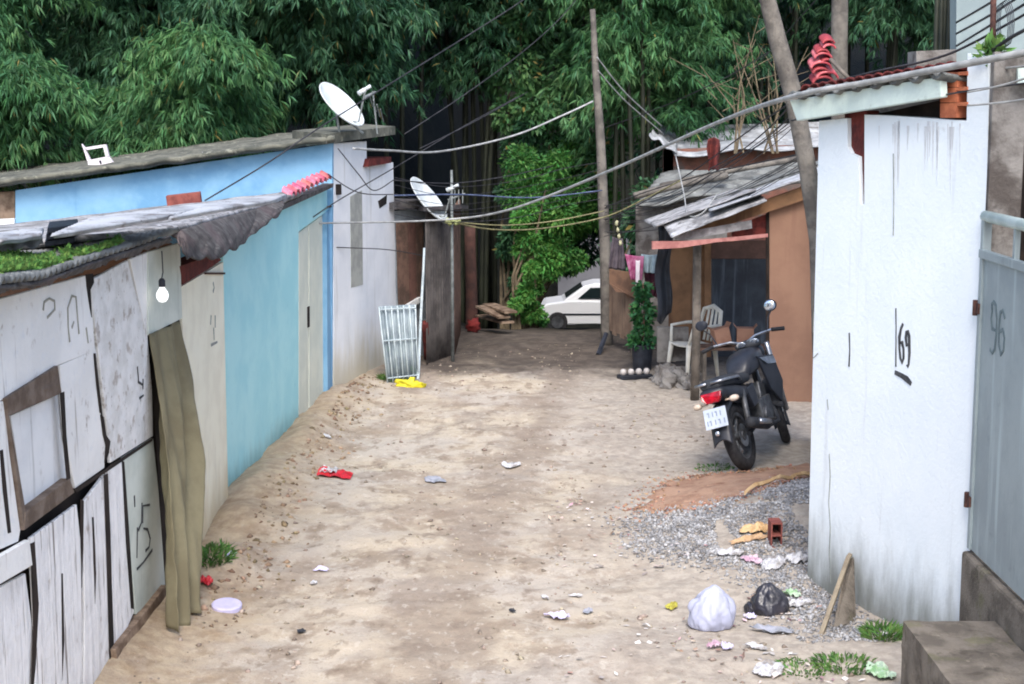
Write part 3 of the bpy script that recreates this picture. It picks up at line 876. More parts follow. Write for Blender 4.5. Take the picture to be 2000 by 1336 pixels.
# roof: purlins, then overlapping tin sheets sloping down to the lane
def sheet(c4, per, amp, seed, nu=60, nv=10, sag=.006):
    f0 = ruled([c4[0], c4[1]], [c4[3], c4[2]], 2, 2)
    def fn(u, v):
        p = f0(u, v); p.z += amp * math.sin(2 * pi * per * v) + sag * noise.noise(Vector((u * 4, v * 4, seed))) * 2
        return p
    return B().grid(fn, nu, nv)
xl, xr = 1.62, 3.9
zl, zr = 1.96, 2.75
def rp_(x, y, dz=0): return Vector((x, y, zl + (zr - zl) * (x - xl) / (xr - xl) + (y - YG) * -.07 + dz))
sheet([rp_(2.15, YG - .28), rp_(3.6, YG - .22), rp_(3.6, YG + 1.6, .0), rp_(2.3, YG + 1.6, .0)], 16, .012, 1, 30, 160).build('roof_sheet', m_zinc, SG, smooth=True, solid=.006)
sheet([rp_(1.6, YG + .15, .02), rp_(2.7, YG + .1, .04), rp_(2.8, YG + 2.8, .05), rp_(1.7, YG + 2.9, .04)], 20, .012, 2, 30, 200).build('roof_sheet', m_fibre, SG, smooth=True, solid=.008)
sheet([rp_(2.4, YG + 1.3, .05), rp_(3.9, YG + 1.3, .05), rp_(3.9, YG + 3.0, .02), rp_(2.4, YG + 3.0, .02)], 16, .012, 3, 30, 160).build('roof_sheet', m_fibre_grey, SG, smooth=True, solid=.008)
sheet([rp_(1.72, YG - .42, -.14), rp_(2.75, YG - .34, -.10), rp_(2.75, YG + .35, .0), rp_(1.7, YG + .3, .0)], 6, .012, 5, 30, 70, .01).build('roof_sheet', m_fibre, SG, smooth=True, solid=.008)
B().prism(q3([(1326, 452), (1400, 424), (1590, 357), (1590, 384), (1500, 414), (1400, 446), (1336, 468)], YG - .09), (0, .06, 0)).build('beam', m_ply2, SG)
B().prism(q3([(1430, 444), (1501, 417), (1501, 462), (1430, 468)], YG + .05), (0, .03, 0)).build('gable_board', m_darkred, SG)
B().prism(q3([(1318, 466), (1345, 452), (1468, 430), (1469, 446), (1330, 470)], YG - .24), (0, .015, 0)).build('fascia_board', m_fibre, SG)
B().prism(q3([(1274, 471), (1330, 471), (1420, 464), (1500, 456), (1500, 463), (1440, 470), (1400, 473), (1332, 484), (1274, 487)], YG - .38), (0, .10, -.01)).build('awning', m_pinkedge, SG)

# ================================================================ house with the zinc roof behind
HB = thing('brick_house', 'raw brick house with a pale zinc roof behind the plywood shop', 'house', V(1440, 400, 25))
HB.location.z = 0
YH = 23.6
B().prism(q3([(1296, 292), (1640, 280), (1640, 660), (1296, 660)], YH + .4), (0, .15, 0)).build('wall', mat('raw brick wall', lin(138, 96, 84), lin(112, 82, 74), s=5, r=.95, bump=.4, stains=[(lin(104, 98, 94), 4, .5, .62, .8)]), HB)
B().prism([V(1296, 292, YH + .4), V(1296, 292, YH + 3.4), V(1296, 660, YH + 3.4), V(1296, 660, YH + .4)], (.15, .0, 0)).build('side_wall', m_pillar, HB)
sheet([V(1318, 304, YH), V(1660, 284, YH), V(1660, 240, YH + 3.2), V(1288, 246, YH + 3.2)], 14, .02, 9, 30, 110, .03).build('roof', m_zinc, HB, smooth=True, solid=.02)
sheet([V(1268, 264, YH + .2), V(1322, 300, YH - .02), V(1322, 262, YH + 2.6), V(1286, 246, YH + 2.6)], 4, .02, 9, 10, 40, .03).build('roof_wing', m_zinc, HB, smooth=True, solid=.02)
# weathered low roofs between
LR = thing('grey_shed', 'low grey shed roofed with weathered sheets and planks behind the shop', 'shed', V(1330, 420, 21.6))
LR.location.z = 0
sheet([V(1244, 402, 21.0), V(1600, 352, 21.0), V(1600, 318, 23.2), V(1290, 340, 23.2)], 9, .02, 12, 40, 70, .05).build('roof', m_fibre_grey, LR, smooth=True, solid=.03)
B().prism(q3([(1242, 400), (1420, 378), (1420, 660), (1242, 660)], 21.5), (0, .08, 0)).build('wall', m_pillar, LR)
random.seed(11)
for k, (a, b_, r) in enumerate((((1238, 392), (1420, 352), .05), ((1290, 372), (1560, 318), .04), ((1400, 372), (1575, 340), .05))):
    pa, pb = V(*a, 21.0 + .5 * k), V(*b_, 21.4 + .5 * k)
    pa.z += .06; pb.z += .06
    B().tube([pa, pa.lerp(pb, .5) + Vector((0, 0, .02)), pb], r, 8).thing('roof_log', m_pole, ('stout log lying at the front of the grey shed roof', 'thin long log across the middle of the grey shed roof', 'log lying at the back of the grey shed roof beside the leaning pole')[k], 'log', 'logs on the shed roof', smooth=True)
# pale block of flats high on the right
PB2 = thing('pale_building', 'pale grey building rising behind the white house at the top right corner', 'building', Vector((5.2, 14.3, 0)))
B().prism([V(1868, -60, 13.6), V(2200, -60, 13.6), V(2200, 400, 13.6), V(1868, 400, 13.6)], (0, .2, 0)).build('wall', m_pale, PB2)
B().prism([V(1868, -60, 13.82), V(1868, -60, 16), V(1868, 400, 16), V(1868, 400, 13.82)], (.2, 0, 0)).build('side_wall', m_pale, PB2)
B().prism(q3([(1790, 100), (1868, 96), (1868, 400), (1790, 400)], 13.5), (0, .3, 0)).thing('block_wall', m_pillar, 'stub of grey block wall against the pale building', 'wall')
B().prism(q3([(1090, 470), (1260, 470), (1260, 640), (1090, 640)], 56), (0, 1, 0)).thing('grey_wall', mat('far grey wall', lin(122, 124, 132), lin(104, 106, 114), s=.6, r=.9), 'plain grey wall far down the lane behind the white car', 'wall')
# ================================================================ curtain, bulb, things on the left roofs
m_cloth = mat('khaki curtain cloth', lin(128, 122, 98), lin(113, 106, 84), s=3, r=.9, bump=.15, bs=120)
ct = B()
cl0, cl1 = PA.at(291, 652, .02), PA.at(349, 628, .02)
cb0, cb1 = on_ground(335, 1236, .02), on_ground(376, 1186, .02)
def cfn(u, v):
    p = cl0.lerp(cl1, u).lerp(cb0.lerp(cb1, u), v ** 1.0)
    fold = (.05 + .04 * (u > .55)) * math.sin(u * 13 + 1.3 * math.sin(v * 2.4) + 1.5 * v) + .018 * math.sin(u * 31 - v * 5) + .012 * noise.noise(Vector((u * 9, v * 14, 2)))
    fold *= (.25 + .75 * min(1, v * 2.2))
    p += PA.n * (fold * .9 + .03 * math.sin(pi * v)) + PA.u * u * (.10 * math.exp(-((v - .2) / .11) ** 2) + .04 * math.exp(-((v - .5) / .1) ** 2) - .02 * math.sin(v * 9))
    p += Vector((0, 0, .02 * math.sin(u * 12) * v))
    return p
ct.grid(cfn, 70, 60)
ct.thing('curtain', m_cloth, 'long khaki cloth curtain hanging in the doorway of the whitewashed shack', 'curtain', smooth=True, solid=.006)

lb = PA.at(317, 574, .10)
BL = thing('light_bulb', 'bare white light bulb hanging over the curtained doorway', 'light bulb', lb)
b_ = B(); b_.lathe([(0.0, -.055), (.022, -.05), (.036, -.03), (.040, -.008), (.034, .014), (.020, .034), (.015, .045)], lb, n=18); b_.build('glass', mat('milky bulb glass', (.85, .87, .9), r=.25, bump=0, spec=.5, emit=((1, 1, 1), .55)), BL, smooth=True)
b_ = B(); b_.lathe([(.017, .045), (.022, .05), (.022, .085), (.012, .1)], lb, n=14); b_.build('socket', m_tarp, BL, smooth=True)
tp = PA.at(316, 490, .10)
B().tube([lb + Vector((0, 0, .1)), lb.lerp(tp, .5) + Vector((.006, 0, 0)), tp], .004, 6).build('cord', m_tarp, BL)

# a dark block and a snapped sheet on the shack roof
z0 = 2.57
c0, c1, c2, c3 = G(88, 482, z0), G(146, 474, z0), G(148, 462, z0), G(92, 468, z0)
b_ = B()
for k in range(3):
    jit = Vector((.01 * k, -.008 * k, .035 * k))
    b_.prism([c0 + jit, c1 + jit, c2 + jit, c3 + jit], (0, 0, .03))
b_.thing('slate_block', m_tarp, 'black block of stacked slates weighing down the near roof edge', 'slates', bevel=.004)
b_ = B()
def sn(u, v):
    p = G(-30, 495, 2.56).lerp(G(84, 477, 2.58), u); q = G(-40, 474, 2.66).lerp(G(82, 462, 2.66), u)
    p = p.lerp(q, v); p.z += .03 * math.sin(pi * v) + .01 * math.sin(u * 21); return p
b_.grid(sn, 40, 8); b_.thing('snapped_sheet', m_zinc, 'snapped pale sheet lying at the left end of the near roof', 'roof sheet', solid=.012)

# moss along the near eave
def leaf_mesh(name, P, D, S, Ln, W, m, parent=None, droop=.12):
    n = len(P)
    mid = P + D * (Ln * .45)[:, None]
    tip = P + D * Ln[:, None]; tip[:, 2] -= Ln * droop
    v = np.empty((n, 4, 3)); v[:, 0] = P; v[:, 1] = mid + S * W[:, None]; v[:, 2] = tip; v[:, 3] = mid - S * W[:, None]
    me = bpy.data.meshes.new(name)
    org = np.array(wloc(parent)) if parent is not None else np.array([v[..., 0].mean(), v[..., 1].mean(), v[..., 2].min()])
    v = (v.reshape(-1, 3) - org).astype(np.float32)
    me.vertices.add(n * 4); me.vertices.foreach_set('co', v.ravel())
    me.loops.add(n * 4); me.loops.foreach_set('vertex_index', np.arange(n * 4, dtype=np.int32))
    me.polygons.add(n); me.polygons.foreach_set('loop_start', (np.arange(n) * 4).astype(np.int32))
    me.update()
    me.materials.append(m)
    o = bpy.data.objects.new(name, me); COL.objects.link(o)
    if parent is not None: o.parent = parent
    else: o.location = org
    return o

def unit(a): return a / (np.linalg.norm(a, axis=-1, keepdims=True) + 1e-9)

def perp(D, r=None):
    r = rng.normal(size=D.shape) if r is None else r
    return unit(np.cross(D, r))

m_moss = mat('bright moss', lin(104, 144, 72), lin(76, 112, 56), s=9, r=.9, bump=0, island=.35, trans=.3)
n = 9000
uu = .14 + .62 * rng.random(n) ** 1.4; vv = np.clip(.10 + np.abs(rng.normal(size=n)) * .22, 0, .7)
P = np.array([tuple(SHROOF(a, b) + Vector((0, 0, .018))) for a, b in zip(uu, vv)])
dens = vnoise(uu * 22, vv * 9, 3) + .25 * (uu < .45) - vv * .5
keep = dens > .50
P = P[keep]; n = len(P)
D = rng.normal(size=(n, 3)); D[:, 2] = np.abs(D[:, 2]) * 1.3 + .3; D = unit(D)
o = leaf_mesh('moss', P, D, perp(D), rng.uniform(.02, .05, n), rng.uniform(.006, .013, n), m_moss)
tag(o, 'bright green moss growing along the near roof edge', 'moss', kind='stuff')

# broken chair, white bar and brick on the blue flanked house
m_plastic = mat('white plastic', lin(222, 216, 222), lin(206, 200, 208), s=6, r=.5, bump=.05, spec=.4)
YC = YD + .55
def fp(pts, th=.05, Y=YC): return [V(x, y, Y) for x, y in pts], (0, th, 0)
BC = thing('broken_chair', 'broken white plastic chair back standing on the old roof', 'chair', V(198, 332, YC))
b_ = B()
for q in ([(159, 281), (165, 288), (176, 312), (170, 314), (163, 292)], [(165, 288), (206, 282), (206, 287), (170, 293)], [(201, 286), (207, 283), (213, 306), (207, 309)]):
    b_.prism(*fp(q))
b_.build('backrest_frame', m_plastic, BC)
b_ = B()
b_.prism(*fp([(171, 313), (212, 305), (228, 327), (214, 331), (214, 325), (206, 325), (205, 332), (190, 333), (189, 327), (182, 328), (181, 335), (173, 332)]))
b_.build('seat', m_plastic, BC)
b_ = B(); b_.prism(*fp([(193, 314), (197, 313), (199, 320), (196, 321)], .004, YC - .003)); b_.build('slot', m_tarp, BC)
b_ = B(); a, c = V(337, 312, YD + .1), V(396, 303, YD + .1)
WBR = thing('white_bar', 'short white bar with rounded ends lying on the roof edge', 'bar', a.lerp(c, .5))
b_.tube([a, c], .016, 8); b_.build('tube', m_plastic, WBR, smooth=True)
for p in (a, c):
    b_ = B(); b_.ball(p, .036); b_.build('knob', m_plastic, WBR, smooth=True)
bc = V(360, 391, YD - .35); ang = math.atan2(-6, 0) 
R = rotz(.12) @ roty(-.11)
HBK = thing('hollow_brick', 'red hollow brick lying on the low roof against the blue flank', 'brick', bc - Vector((0, 0, .07)))
b_ = B(); b_.box(bc, (.37, .16, .145), R); b_.build('body', m_brickred, HBK, bevel=.006)

# ================================================================ satellite dishes
m_dish = mat('pale dish paint', lin(216, 222, 224), lin(196, 204, 206), s=5, r=.55, bump=.04, stains=[(lin(166, 168, 168), 9, .6, .72, .5)])
m_galv = mat('galvanised tube', lin(140, 146, 146), lin(112, 118, 118), s=12, r=.6, metal=.3)
def dish(c, nrm, rad, label, feet, m=m_dish):
    nrm = Vector(nrm).normalized()
    t = thing('satellite_dish', label, 'satellite dish', feet[0], 'satellite dishes on the left roofs')
    b_ = B(); d = rad * .22
    prof = [(rad * k / 10 if k else .0, d * ((k / 10) ** 2 - 1) ) for k in range(11)]
    prof += [(rad * 1.03, .004), (rad * 1.03, -.012)]
    prof += [(rad * k / 10 if k else .0, d * ((k / 10) ** 2 - 1) - .012) for k in range(10, -1, -1)]
    b_.lathe(prof, c, nrm, 40); b_.build('reflector', m, t, smooth=True)
    # lowest rim point carries the feed arm
    dn = Vector((0, 0, -1)); dn = (dn - nrm * dn.dot(nrm)).normalized()
    foot = c + dn * rad * .9; tip = c + nrm * rad * 1.05 + dn * rad * .25
    b_ = B(); b_.tube([c + dn * rad * .75 - nrm * .03, foot + nrm * .02, tip], .011, 8); b_.build('feed_arm', m_galv, t)
    b_ = B(); b_.tube([tip, tip + (c - tip).normalized() * .10], [.022, .03], 12); b_.tube([tip, tip - (c - tip).normalized() * .07], .02, 10); b_.build('receiver', m_dish, t, smooth=True)
    b_ = B()
    for f in feet: b_.tube([f, c - nrm * (d + .03) + Vector((0, 0, -.02))], .014, 8)
    b_.build('mast', m_galv, t)
    return t
zr_ = lambda px, py, Y: V(px, py, Y)
dish(V(668, 203, YD + .25), (.68, -.27, .66), .318, 'larger white satellite dish standing on the roof of the blue flanked house', [V(664, 266, YD + .25), V(709, 260, YD + .45)])
pole_b, pole_t = V(884, 690, 20.0), V(882, 332, 20.0)
pole_b.z = 0
dish(V(838, 388, 19.9), (.74, -.20, .60), .335, 'smaller greyish satellite dish before the dark bamboo, beside the thin pole', [V(868, 436, 20.2)])
b_ = B(); b_.tube([pole_b, pole_b.lerp(pole_t, .5), pole_t], [.024, .022, .016], 8)
APT = thing('antenna_pole', 'thin grey antenna pole standing before the dark corrugated shed', 'pole', pole_b)
b_.build('pole', m_galv, APT, smooth=True)
b_ = B(); ac = V(893, 386, 20)
b_.tube([ac + Vector((-.12, 0, -.03)), ac + Vector((.10, 0, .05))], .012, 6)
for k in range(4): b_.tube([ac + Vector((-.08 + .05 * k, -.02, -.10 + .01 * k)), ac + Vector((-.08 + .05 * k, .02, .10))], .006, 5)
b_.build('antenna', m_galv, APT)
b_ = B()
for k in range(5): b_.ball(V(872 + k * 6, 431 + (k % 2) * 4, 19.9), .035, .4, 8, 6, seed=k)
b_.build('tape_knot', mat('yellow green tape', lin(176, 180, 128), lin(140, 146, 96), s=20, r=.6), APT, smooth=True)
# roof antenna right of the large dish
RA = thing('roof_antenna', 'spindly pale roof antenna just right of the larger dish', 'antenna', V(735, 262, YD + .6))
b_ = B(); b_.tube([V(737, 262, YD + .6), V(728, 178, YD + .6)], .010, 6); b_.tube([V(712, 190, YD + .5), V(733, 180, YD + .7)], .016, 6)
for k in range(4): b_.tube([V(722 + k * 7, 186 + k * 9, YD + .5), V(728 + k * 7, 208 + k * 10, YD + .7)], .007, 5)
b_.build('rods', m_galv, RA)

# ================================================================ poles
def pole(name, pts, radii, label, m=m_pole, group='wooden poles', n=12):
    b_ = B()
    dense = []; rr = []
    for i in range(len(pts) - 1):
        for k in range(5):
            f = k / 5; dense.append(pts[i].lerp(pts[i + 1], f)); rr.append(radii[i] * (1 - f) + radii[i + 1] * f)
    dense.append(pts[-1]); rr.append(radii[-1])
    dense = [p + Vector((.012 * noise.noise(p * 1.3), .012 * noise.noise(p * 1.3 + Vector((9, 0, 0))), 0)) for p in dense]
    b_.tube(dense, rr, n)
    return b_.thing(name, m, label, 'pole', group, smooth=True)
YP = 21.3
pb = V(1187, 660, YP); pb.z = -.05
pole('wooden_pole', [pb, V(1180, 430, YP), V(1172, 280, YP), V(1164, 150, YP), V(1157, 18, YP)], [.085, .074, .062, .048, .036], 'slender tapering wooden pole standing mid lane before the bamboo')
Y2 = 13.6
pb = V(1612, 1000, Y2); pb.z = -.05
pole('wooden_pole', [pb, V(1597, 470, Y2), V(1578, 330, Y2), V(1549, 190, Y2), V(1518, 80, Y2), V(1489, -40, Y2), V(1440, -220, Y2)], [.085, .08, .078, .08, .078, .066, .05], 'thick grey pole leaning left over the corner of the white house')
Y3 = 16.5
pb = V(1640, 800, Y3); pb.z = -.05
pole('wooden_pole', [pb, V(1640, 160, Y3), V(1640, -60, Y3), V(1640, -260, Y3)], [.10, .088, .085, .08], 'straight grey trunk like pole rising behind the red tiles and mint roof')

# ================================================================ stack of red tiles leaning at the pole
m_redtile = mat('glazed red tile', lin(160, 58, 64), lin(124, 40, 48), s=12, r=.65, bump=.15, spec=.5)
m_redtile2 = mat('pale edge red tile', lin(206, 116, 122), lin(166, 62, 72), s=9, r=.5)
for k in range(9):
    f = k / 8
    c = V(1606 + 8 * math.sin(k * 1.9) + (6 if k > 5 else 0), 164 - f * 78, 12.4)
    b_ = B(); w = .082 - .042 * f + .012 * math.sin(k * 2.7)
    def fn(u, v, c=c, w=w, k=k):
        a = pi * (u * 1.0)
        return c + Vector((w * math.cos(a), -.06 + .16 * v, w * .62 * math.sin(a) + .05 * v)) 
    b_.grid(fn, 12, 4)
    b_.thing('roof_tile', (m_redtile, m_redtile2)[k % 2], ('curved red tile in the upright stack on the mint roof' if k % 2 == 0 else 'pale edged red tile in the upright stack on the mint roof'), 'roof tile', 'red tiles in the ' + ('upright stack' if k % 2 == 0 else 'upright stack, pale edged'), smooth=True, solid=.014)
b_ = B(); b_.tube([V(1622, 116, 12.3), V(1664, 160, 12.1)], .016, 6); b_.thing('leaning_stick', m_postw, 'short grey stick leaning against the red tile stack', 'stick', smooth=True)
def rcl(u, v):
    p = V(1383 + 22 * u, 268 + 10 * abs(u - .5) + 62 * v, 20.9 - .02 * math.sin(u * 9 + v * 3))
    return p + Vector((.03 * (u - .5) * math.sin(v * 6), .05 * math.sin(u * 7), 0))
B().grid(rcl, 14, 20).thing('red_rag', m_darkred, 'dark red rag hanging before the zinc roof', 'rag', smooth=True, solid=.01)

# green plant in the top of the white column, rusty pole and looped wire
RP = thing('rusty_pole', 'rusty iron pole with looped wire standing on the white column', 'pole', PI_.at(1938, 112, -.1))
b_ = B(); b_.tube([PI_.at(1938, 125, -.1), PI_.at(1941, -40, -.1)], .018, 8); b_.build('pole', m_rust, RP, smooth=True)
b_ = B()
for k in range(5):
    q = [PI_.at(1955 + 14 * math.cos(a / 12 * 2 * pi) + k * 3, 52 + 46 * math.sin(a / 12 * 2 * pi) - k * 2, -.12) for a in range(13)]
    b_.tube(q, .0025, 5, cap=False)
b_.build('wire_loop', m_tarp, RP)

# ================================================================ motorbike
m_tyre = mat('tyre rubber', lin(40, 40, 44), lin(58, 58, 60), s=16, r=.85, bump=.3, bs=80)
m_black = mat('black bike plastic', lin(30, 32, 40), lin(44, 46, 54), s=6, r=.4, bump=.03, spec=.5)
m_blackm = mat('matt black bike plastic', lin(46, 48, 54), lin(58, 60, 64), s=8, r=.7, bump=.1)
m_chrome = mat('brushed alloy', lin(190, 194, 200), lin(150, 154, 162), s=10, r=.3, metal=.9, bump=0)
m_engine = mat('grey engine metal', lin(110, 112, 116), lin(80, 82, 86), s=14, r=.5, metal=.6, bump=.1)
m_redlens = mat('red lens', lin(190, 12, 40), lin(140, 6, 26), s=20, r=.2, bump=0, spec=.6)
m_clear = mat('pale amber lens', lin(220, 206, 190), lin(200, 180, 160), s=20, r=.25, bump=0, spec=.6)
m_plate = mat('pale plate enamel', lin(200, 210, 226), lin(186, 196, 212), s=9, r=.4, bump=0)
m_mirror = mat('bright mirror glass', lin(216, 226, 240), r=.12, metal=.85, bump=0)
rear = on_ground(1462, 918); front = on_ground(1533, 868)
rear.z += .0
hd = math.atan2(front.y - rear.y, front.x - rear.x); WL = (front.xy - rear.xy).length
print('wheelbase', WL, 'heading', math.degrees(hd))
BK = thing('motorcycle', 'dark motorcycle on its side stand with a red tail lamp and pale number plate', 'motorcycle', rear)
LEAN = -math.radians(19)
slope = math.atan2(front.z - rear.z, WL)
MB_ = rotz(hd) @ roty(-slope) @ rotx(LEAN)
SC = 1.07
def bk(b_, name, m, parent=BK, **k):
    b_.v = [rear + MB_ @ (p * SC) for p in b_.v]
    return b_.build(name, m, parent, **k)
def wheel(x, r, w, steer=0.):
    S = rotz(steer); piv = Vector((x, 0, r))
    def tr(b_):
        b_.v = [piv + S @ (p - piv) for p in b_.v]; return b_
    tprof = [((r - w) + w * math.cos(a), .92 * w * math.sin(a)) for a in [2 * pi * i / 14 for i in range(14)]]
    b_ = B(); b_.lathe(tprof, piv, (0, 1, 0), 40, closed=True)
    ty = bk(tr(b_), 'wheel', m_tyre, smooth=True)
    b_ = B(); b_.lathe([(r - 1.75 * w, -.035), (r - 2.2 * w, -.03), (r - 2.2 * w, .03), (r - 1.75 * w, .035)], piv, (0, 1, 0), 36, closed=True)
    for k in range(6):
        a = 2 * pi * k / 6; d = Vector((math.cos(a), 0, math.sin(a)))
        b_.tube([piv + d * .03 + Vector((0, .02, 0)), piv + d * (r - 2.1 * w)], [.016, .011], 6)
    b_.tube([piv + Vector((0, -.06, 0)), piv + Vector((0, .06, 0))], .042, 14)
    bk(tr(b_), 'rim', m_engine, ty)
    b_ = B(); b_.lathe([(.05, -.052), (.10, -.052), (.10, -.048), (.05, -.048)], piv, (0, 1, 0), 24, closed=True)
    bk(tr(b_), 'brake_disc', m_chrome, ty)
wheel(0, .30, .056)
ST = .30
wheel(WL, .30, .048, ST)
def sw(ptsr, n=14):            # swept superellipse: list of (x, z, half width, half height)
    b_ = B(); vs = []; fs = []
    for (x, z, w, h) in ptsr:
        for k in range(n):
            a = 2 * pi * k / n; c, s_ = math.cos(a), math.sin(a)
            vs.append((x, w * math.copysign(abs(c) ** .7, c), z + h * math.copysign(abs(s_) ** .7, s_)))
    for i in range(len(ptsr) - 1):
        for k in range(n):
            fs.append((i * n + k, i * n + (k + 1) % n, (i + 1) * n + (k + 1) % n, (i + 1) * n + k))
    fs.append(tuple(range(n))); fs.append(tuple(range((len(ptsr) - 1) * n, len(ptsr) * n)))
    return b_.add(vs, fs)
bk(sw([(-.32, .785, .075, .025), (-.22, .80, .125, .05), (0, .785, .14, .055), (.25, .745, .13, .05), (.46, .74, .10, .05), (.54, .76, .06, .03)]), 'seat', m_blackm, smooth=True)
bk(sw([(-.35, .725, .10, .045), (-.26, .715, .13, .065), (-.05, .68, .14, .08), (.20, .64, .12, .075), (.42, .62, .10, .07)]), 'tail_fairing', m_black, smooth=True)
bk(sw([(.44, .77, .09, .05), (.54, .82, .125, .09), (.70, .85, .15, .11), (.86, .86, .145, .11), (.97, .84, .09, .09)]), 'fuel_tank', m_black, smooth=True)
for s_ in (1, -1):
    b_ = B(); b_.prism([(.66, s_ * .155, .88), (.98, s_ * .20, .84), (1.08, s_ * .19, .58), (.98, s_ * .16, .40), (.80, s_ * .15, .56)], (0, s_ * -.02, 0)); bk(b_, 'shroud', m_black, bevel=.006)
    b_ = B(); b_.prism([(.68, s_ * .165, .86), (.96, s_ * .206, .83), (.99, s_ * .206, .76), (.80, s_ * .185, .78)], (0, s_ * -.012, 0)); bk(b_, 'shroud_decal', m_chrome)
    b_ = B(); b_.tube([(-.34, s_ * .02, .82), (-.30, s_ * .13, .82), (-.02, s_ * .16, .80), (.08, s_ * .14, .76)], .012, 8); bk(b_, 'grab_rail', m_chrome, smooth=True)
    b_ = B(); b_.tube([(-.27, s_ * .08, .65), (-.28, s_ * .13, .65)], .010, 6); b_.ball((-.29, s_ * .165, .65), (.035, .045, .028)); bk(b_, 'turn_signal', m_clear, smooth=True)
    b_ = B(); b_.tube([(.02, s_ * .115, .34), (.12, s_ * .11, .66)], .026, 10); bk(b_, 'shock_absorber', m_engine, smooth=True)
    b_ = B(); b_.tube([(0, s_ * .10, .30), (.46, s_ * .08, .36)], .022, 8); bk(b_, 'swingarm', m_blackm)
    d_ = B(); off = Vector((WL, 0, .30)); S = rotz(ST)
    d_.tube([off + S @ Vector((0, s_ * .085, 0)), off + S @ Vector((-.16, s_ * .085, .33)), off + S @ Vector((-.30, s_ * .085, .66))], [.024, .027, .022], 10); bk(d_, 'fork', m_chrome, smooth=True)
    h_ = B(); hc = Vector((WL - .36, 0, 1.0)); 
    h_.tube([hc, hc + S @ Vector((.02, s_ * .12, .05)), hc + S @ Vector((-.06, s_ * .26, .06)), hc + S @ Vector((-.10, s_ * .37, .04))], .012, 8); bk(h_, 'handlebar', m_chrome, smooth=True)
    h_ = B(); h_.tube([hc + S @ Vector((-.065, s_ * .27, .06)), hc + S @ Vector((-.10, s_ * .38, .04))], .019, 10); bk(h_, 'grip', m_tyre, smooth=True)
    h_ = B(); h_.tube([hc + S @ Vector((-.035, s_ * .24, .06)), hc + S @ Vector((.03, s_ * .36, .05))], .007, 6); bk(h_, 'lever', m_chrome)
    h_ = B(); h_.tube([hc + S @ Vector((-.05, s_ * .23, .06)), hc + S @ Vector((.0, s_ * .27, .17)), hc + S @ Vector((-.01, s_ * .31, .22))], .007, 6)
    mr = bk(h_, 'mirror', m_black)
    h_ = B(); mc = hc + S @ Vector((-.01, s_ * .32, .27)); h_.ball(mc, (.022, .062, .045) if s_ > 0 else (.022, .062, .055)); bk(h_, 'mirror_head', m_black, mr, smooth=True)
    h_ = B(); h_.ball(mc + Vector((-.017, 0, .0)), (.010, .054, .046)); bk(h_, 'mirror_glass', m_mirror if s_ < 0 else m_tarp, mr, smooth=True)
    b_ = B(); b_.tube([(.42, s_ * .10, .34), (.42, s_ * .24, .33)], .014, 8); bk(b_, 'footpeg', m_tyre)
off = Vector((WL, 0, .30)); S = rotz(ST)
b_ = B()
def fend(u, v):
    a = math.radians(-25 + 190 * u); r = .34
    return off + S @ Vector((r * math.cos(a), (v - .5) * .15, r * math.sin(a) - .02 * abs(v - .5) * 4))
b_.grid(fend, 20, 6); bk(b_, 'front_fender', m_blackm, smooth=True, solid=.008)
b_ = B(); hc = Vector((WL - .26, 0, .90)); b_.ball(hc + S @ Vector((.05, 0, -.02)), (.13, .13, .13)); bk(b_, 'headlight', m_black, smooth=True)
b_ = B(); b_.ball(hc + S @ Vector((-.06, 0, .08)), (.07, .13, .05)); bk(b_, 'instrument_panel', m_blackm, smooth=True)
b_ = B(); b_.ball(hc + S @ Vector((-.13, .06, .10)), (.008, .045, .032), rot=roty(-.5)); b_.ball(hc + S @ Vector((-.13, -.06, .10)), (.008, .045, .032), rot=roty(-.5)); bk(b_, 'dial', m_mirror, smooth=True)
b_ = B(); b_.box((.66, 0, .40), (.34, .22, .24)); b_.box((.78, 0, .55), (.16, .15, .18), roty(.3)); b_.lathe([(.0, -.14), (.085, -.14), (.085, .14), (.0, .14)], (.58, 0, .36), (0, 1, 0), 20); bk(b_, 'engine', m_engine, bevel=.012)
b_ = B(); b_.tube([(.82, -.06, .50), (.86, -.10, .36), (.72, -.15, .27), (.36, -.17, .30)], [.02, .02, .022, .03], 10); b_.tube([(.38, -.17, .30), (.30, -.175, .31), (-.12, -.185, .40), (-.16, -.186, .41)], [.03, .046, .05, .035], 12); bk(b_, 'exhaust', m_blackm, smooth=True)
b_ = B(); b_.tube([(.24, -.228, .335), (-.04, -.24, .385)], [.022, .026], 8); bk(b_, 'heat_shield', m_chrome, smooth=True)
b_ = B(); b_.tube([(.40, 0, .66), (.46, 0, .36), (.70, 0, .26), (.86, 0, .40), (WL - .33, 0, .86), (.46, 0, .74)], .02, 8); bk(b_, 'frame', m_blackm)
b_ = B(); b_.prism([(.22, .12, .66), (.46, .125, .68), (.46, .12, .50), (.30, .12, .48)], (0, -.24, 0)); bk(b_, 'side_panel', m_black, bevel=.01)
b_ = B()
def mud(u, v):
    p = [Vector((.16, 0, .60)), Vector((-.12, 0, .66)), Vector((-.30, 0, .60)), Vector((-.38, 0, .42)), Vector((-.41, 0, .34))]
    k = u * 3.999; i = int(k); q = p[i].lerp(p[i + 1], k - i)
    return q + Vector((0, (v - .5) * .17, -.05 * (abs(v - .5) * 2) ** 2))
b_.grid(mud, 24, 6); bk(b_, 'rear_mudguard', m_black, smooth=True, solid=.008)
b_ = B(); b_.prism([(-.355, -.095, .745), (-.355, .095, .745), (-.39, .085, .70), (-.375, .06, .655), (-.375, -.06, .655), (-.39, -.085, .70)], (.05, 0, .0)); bk(b_, 'tail_lamp', m_redlens, bevel=.012)
PLR = roty(.32)
pc = Vector((-.405, 0, .535))
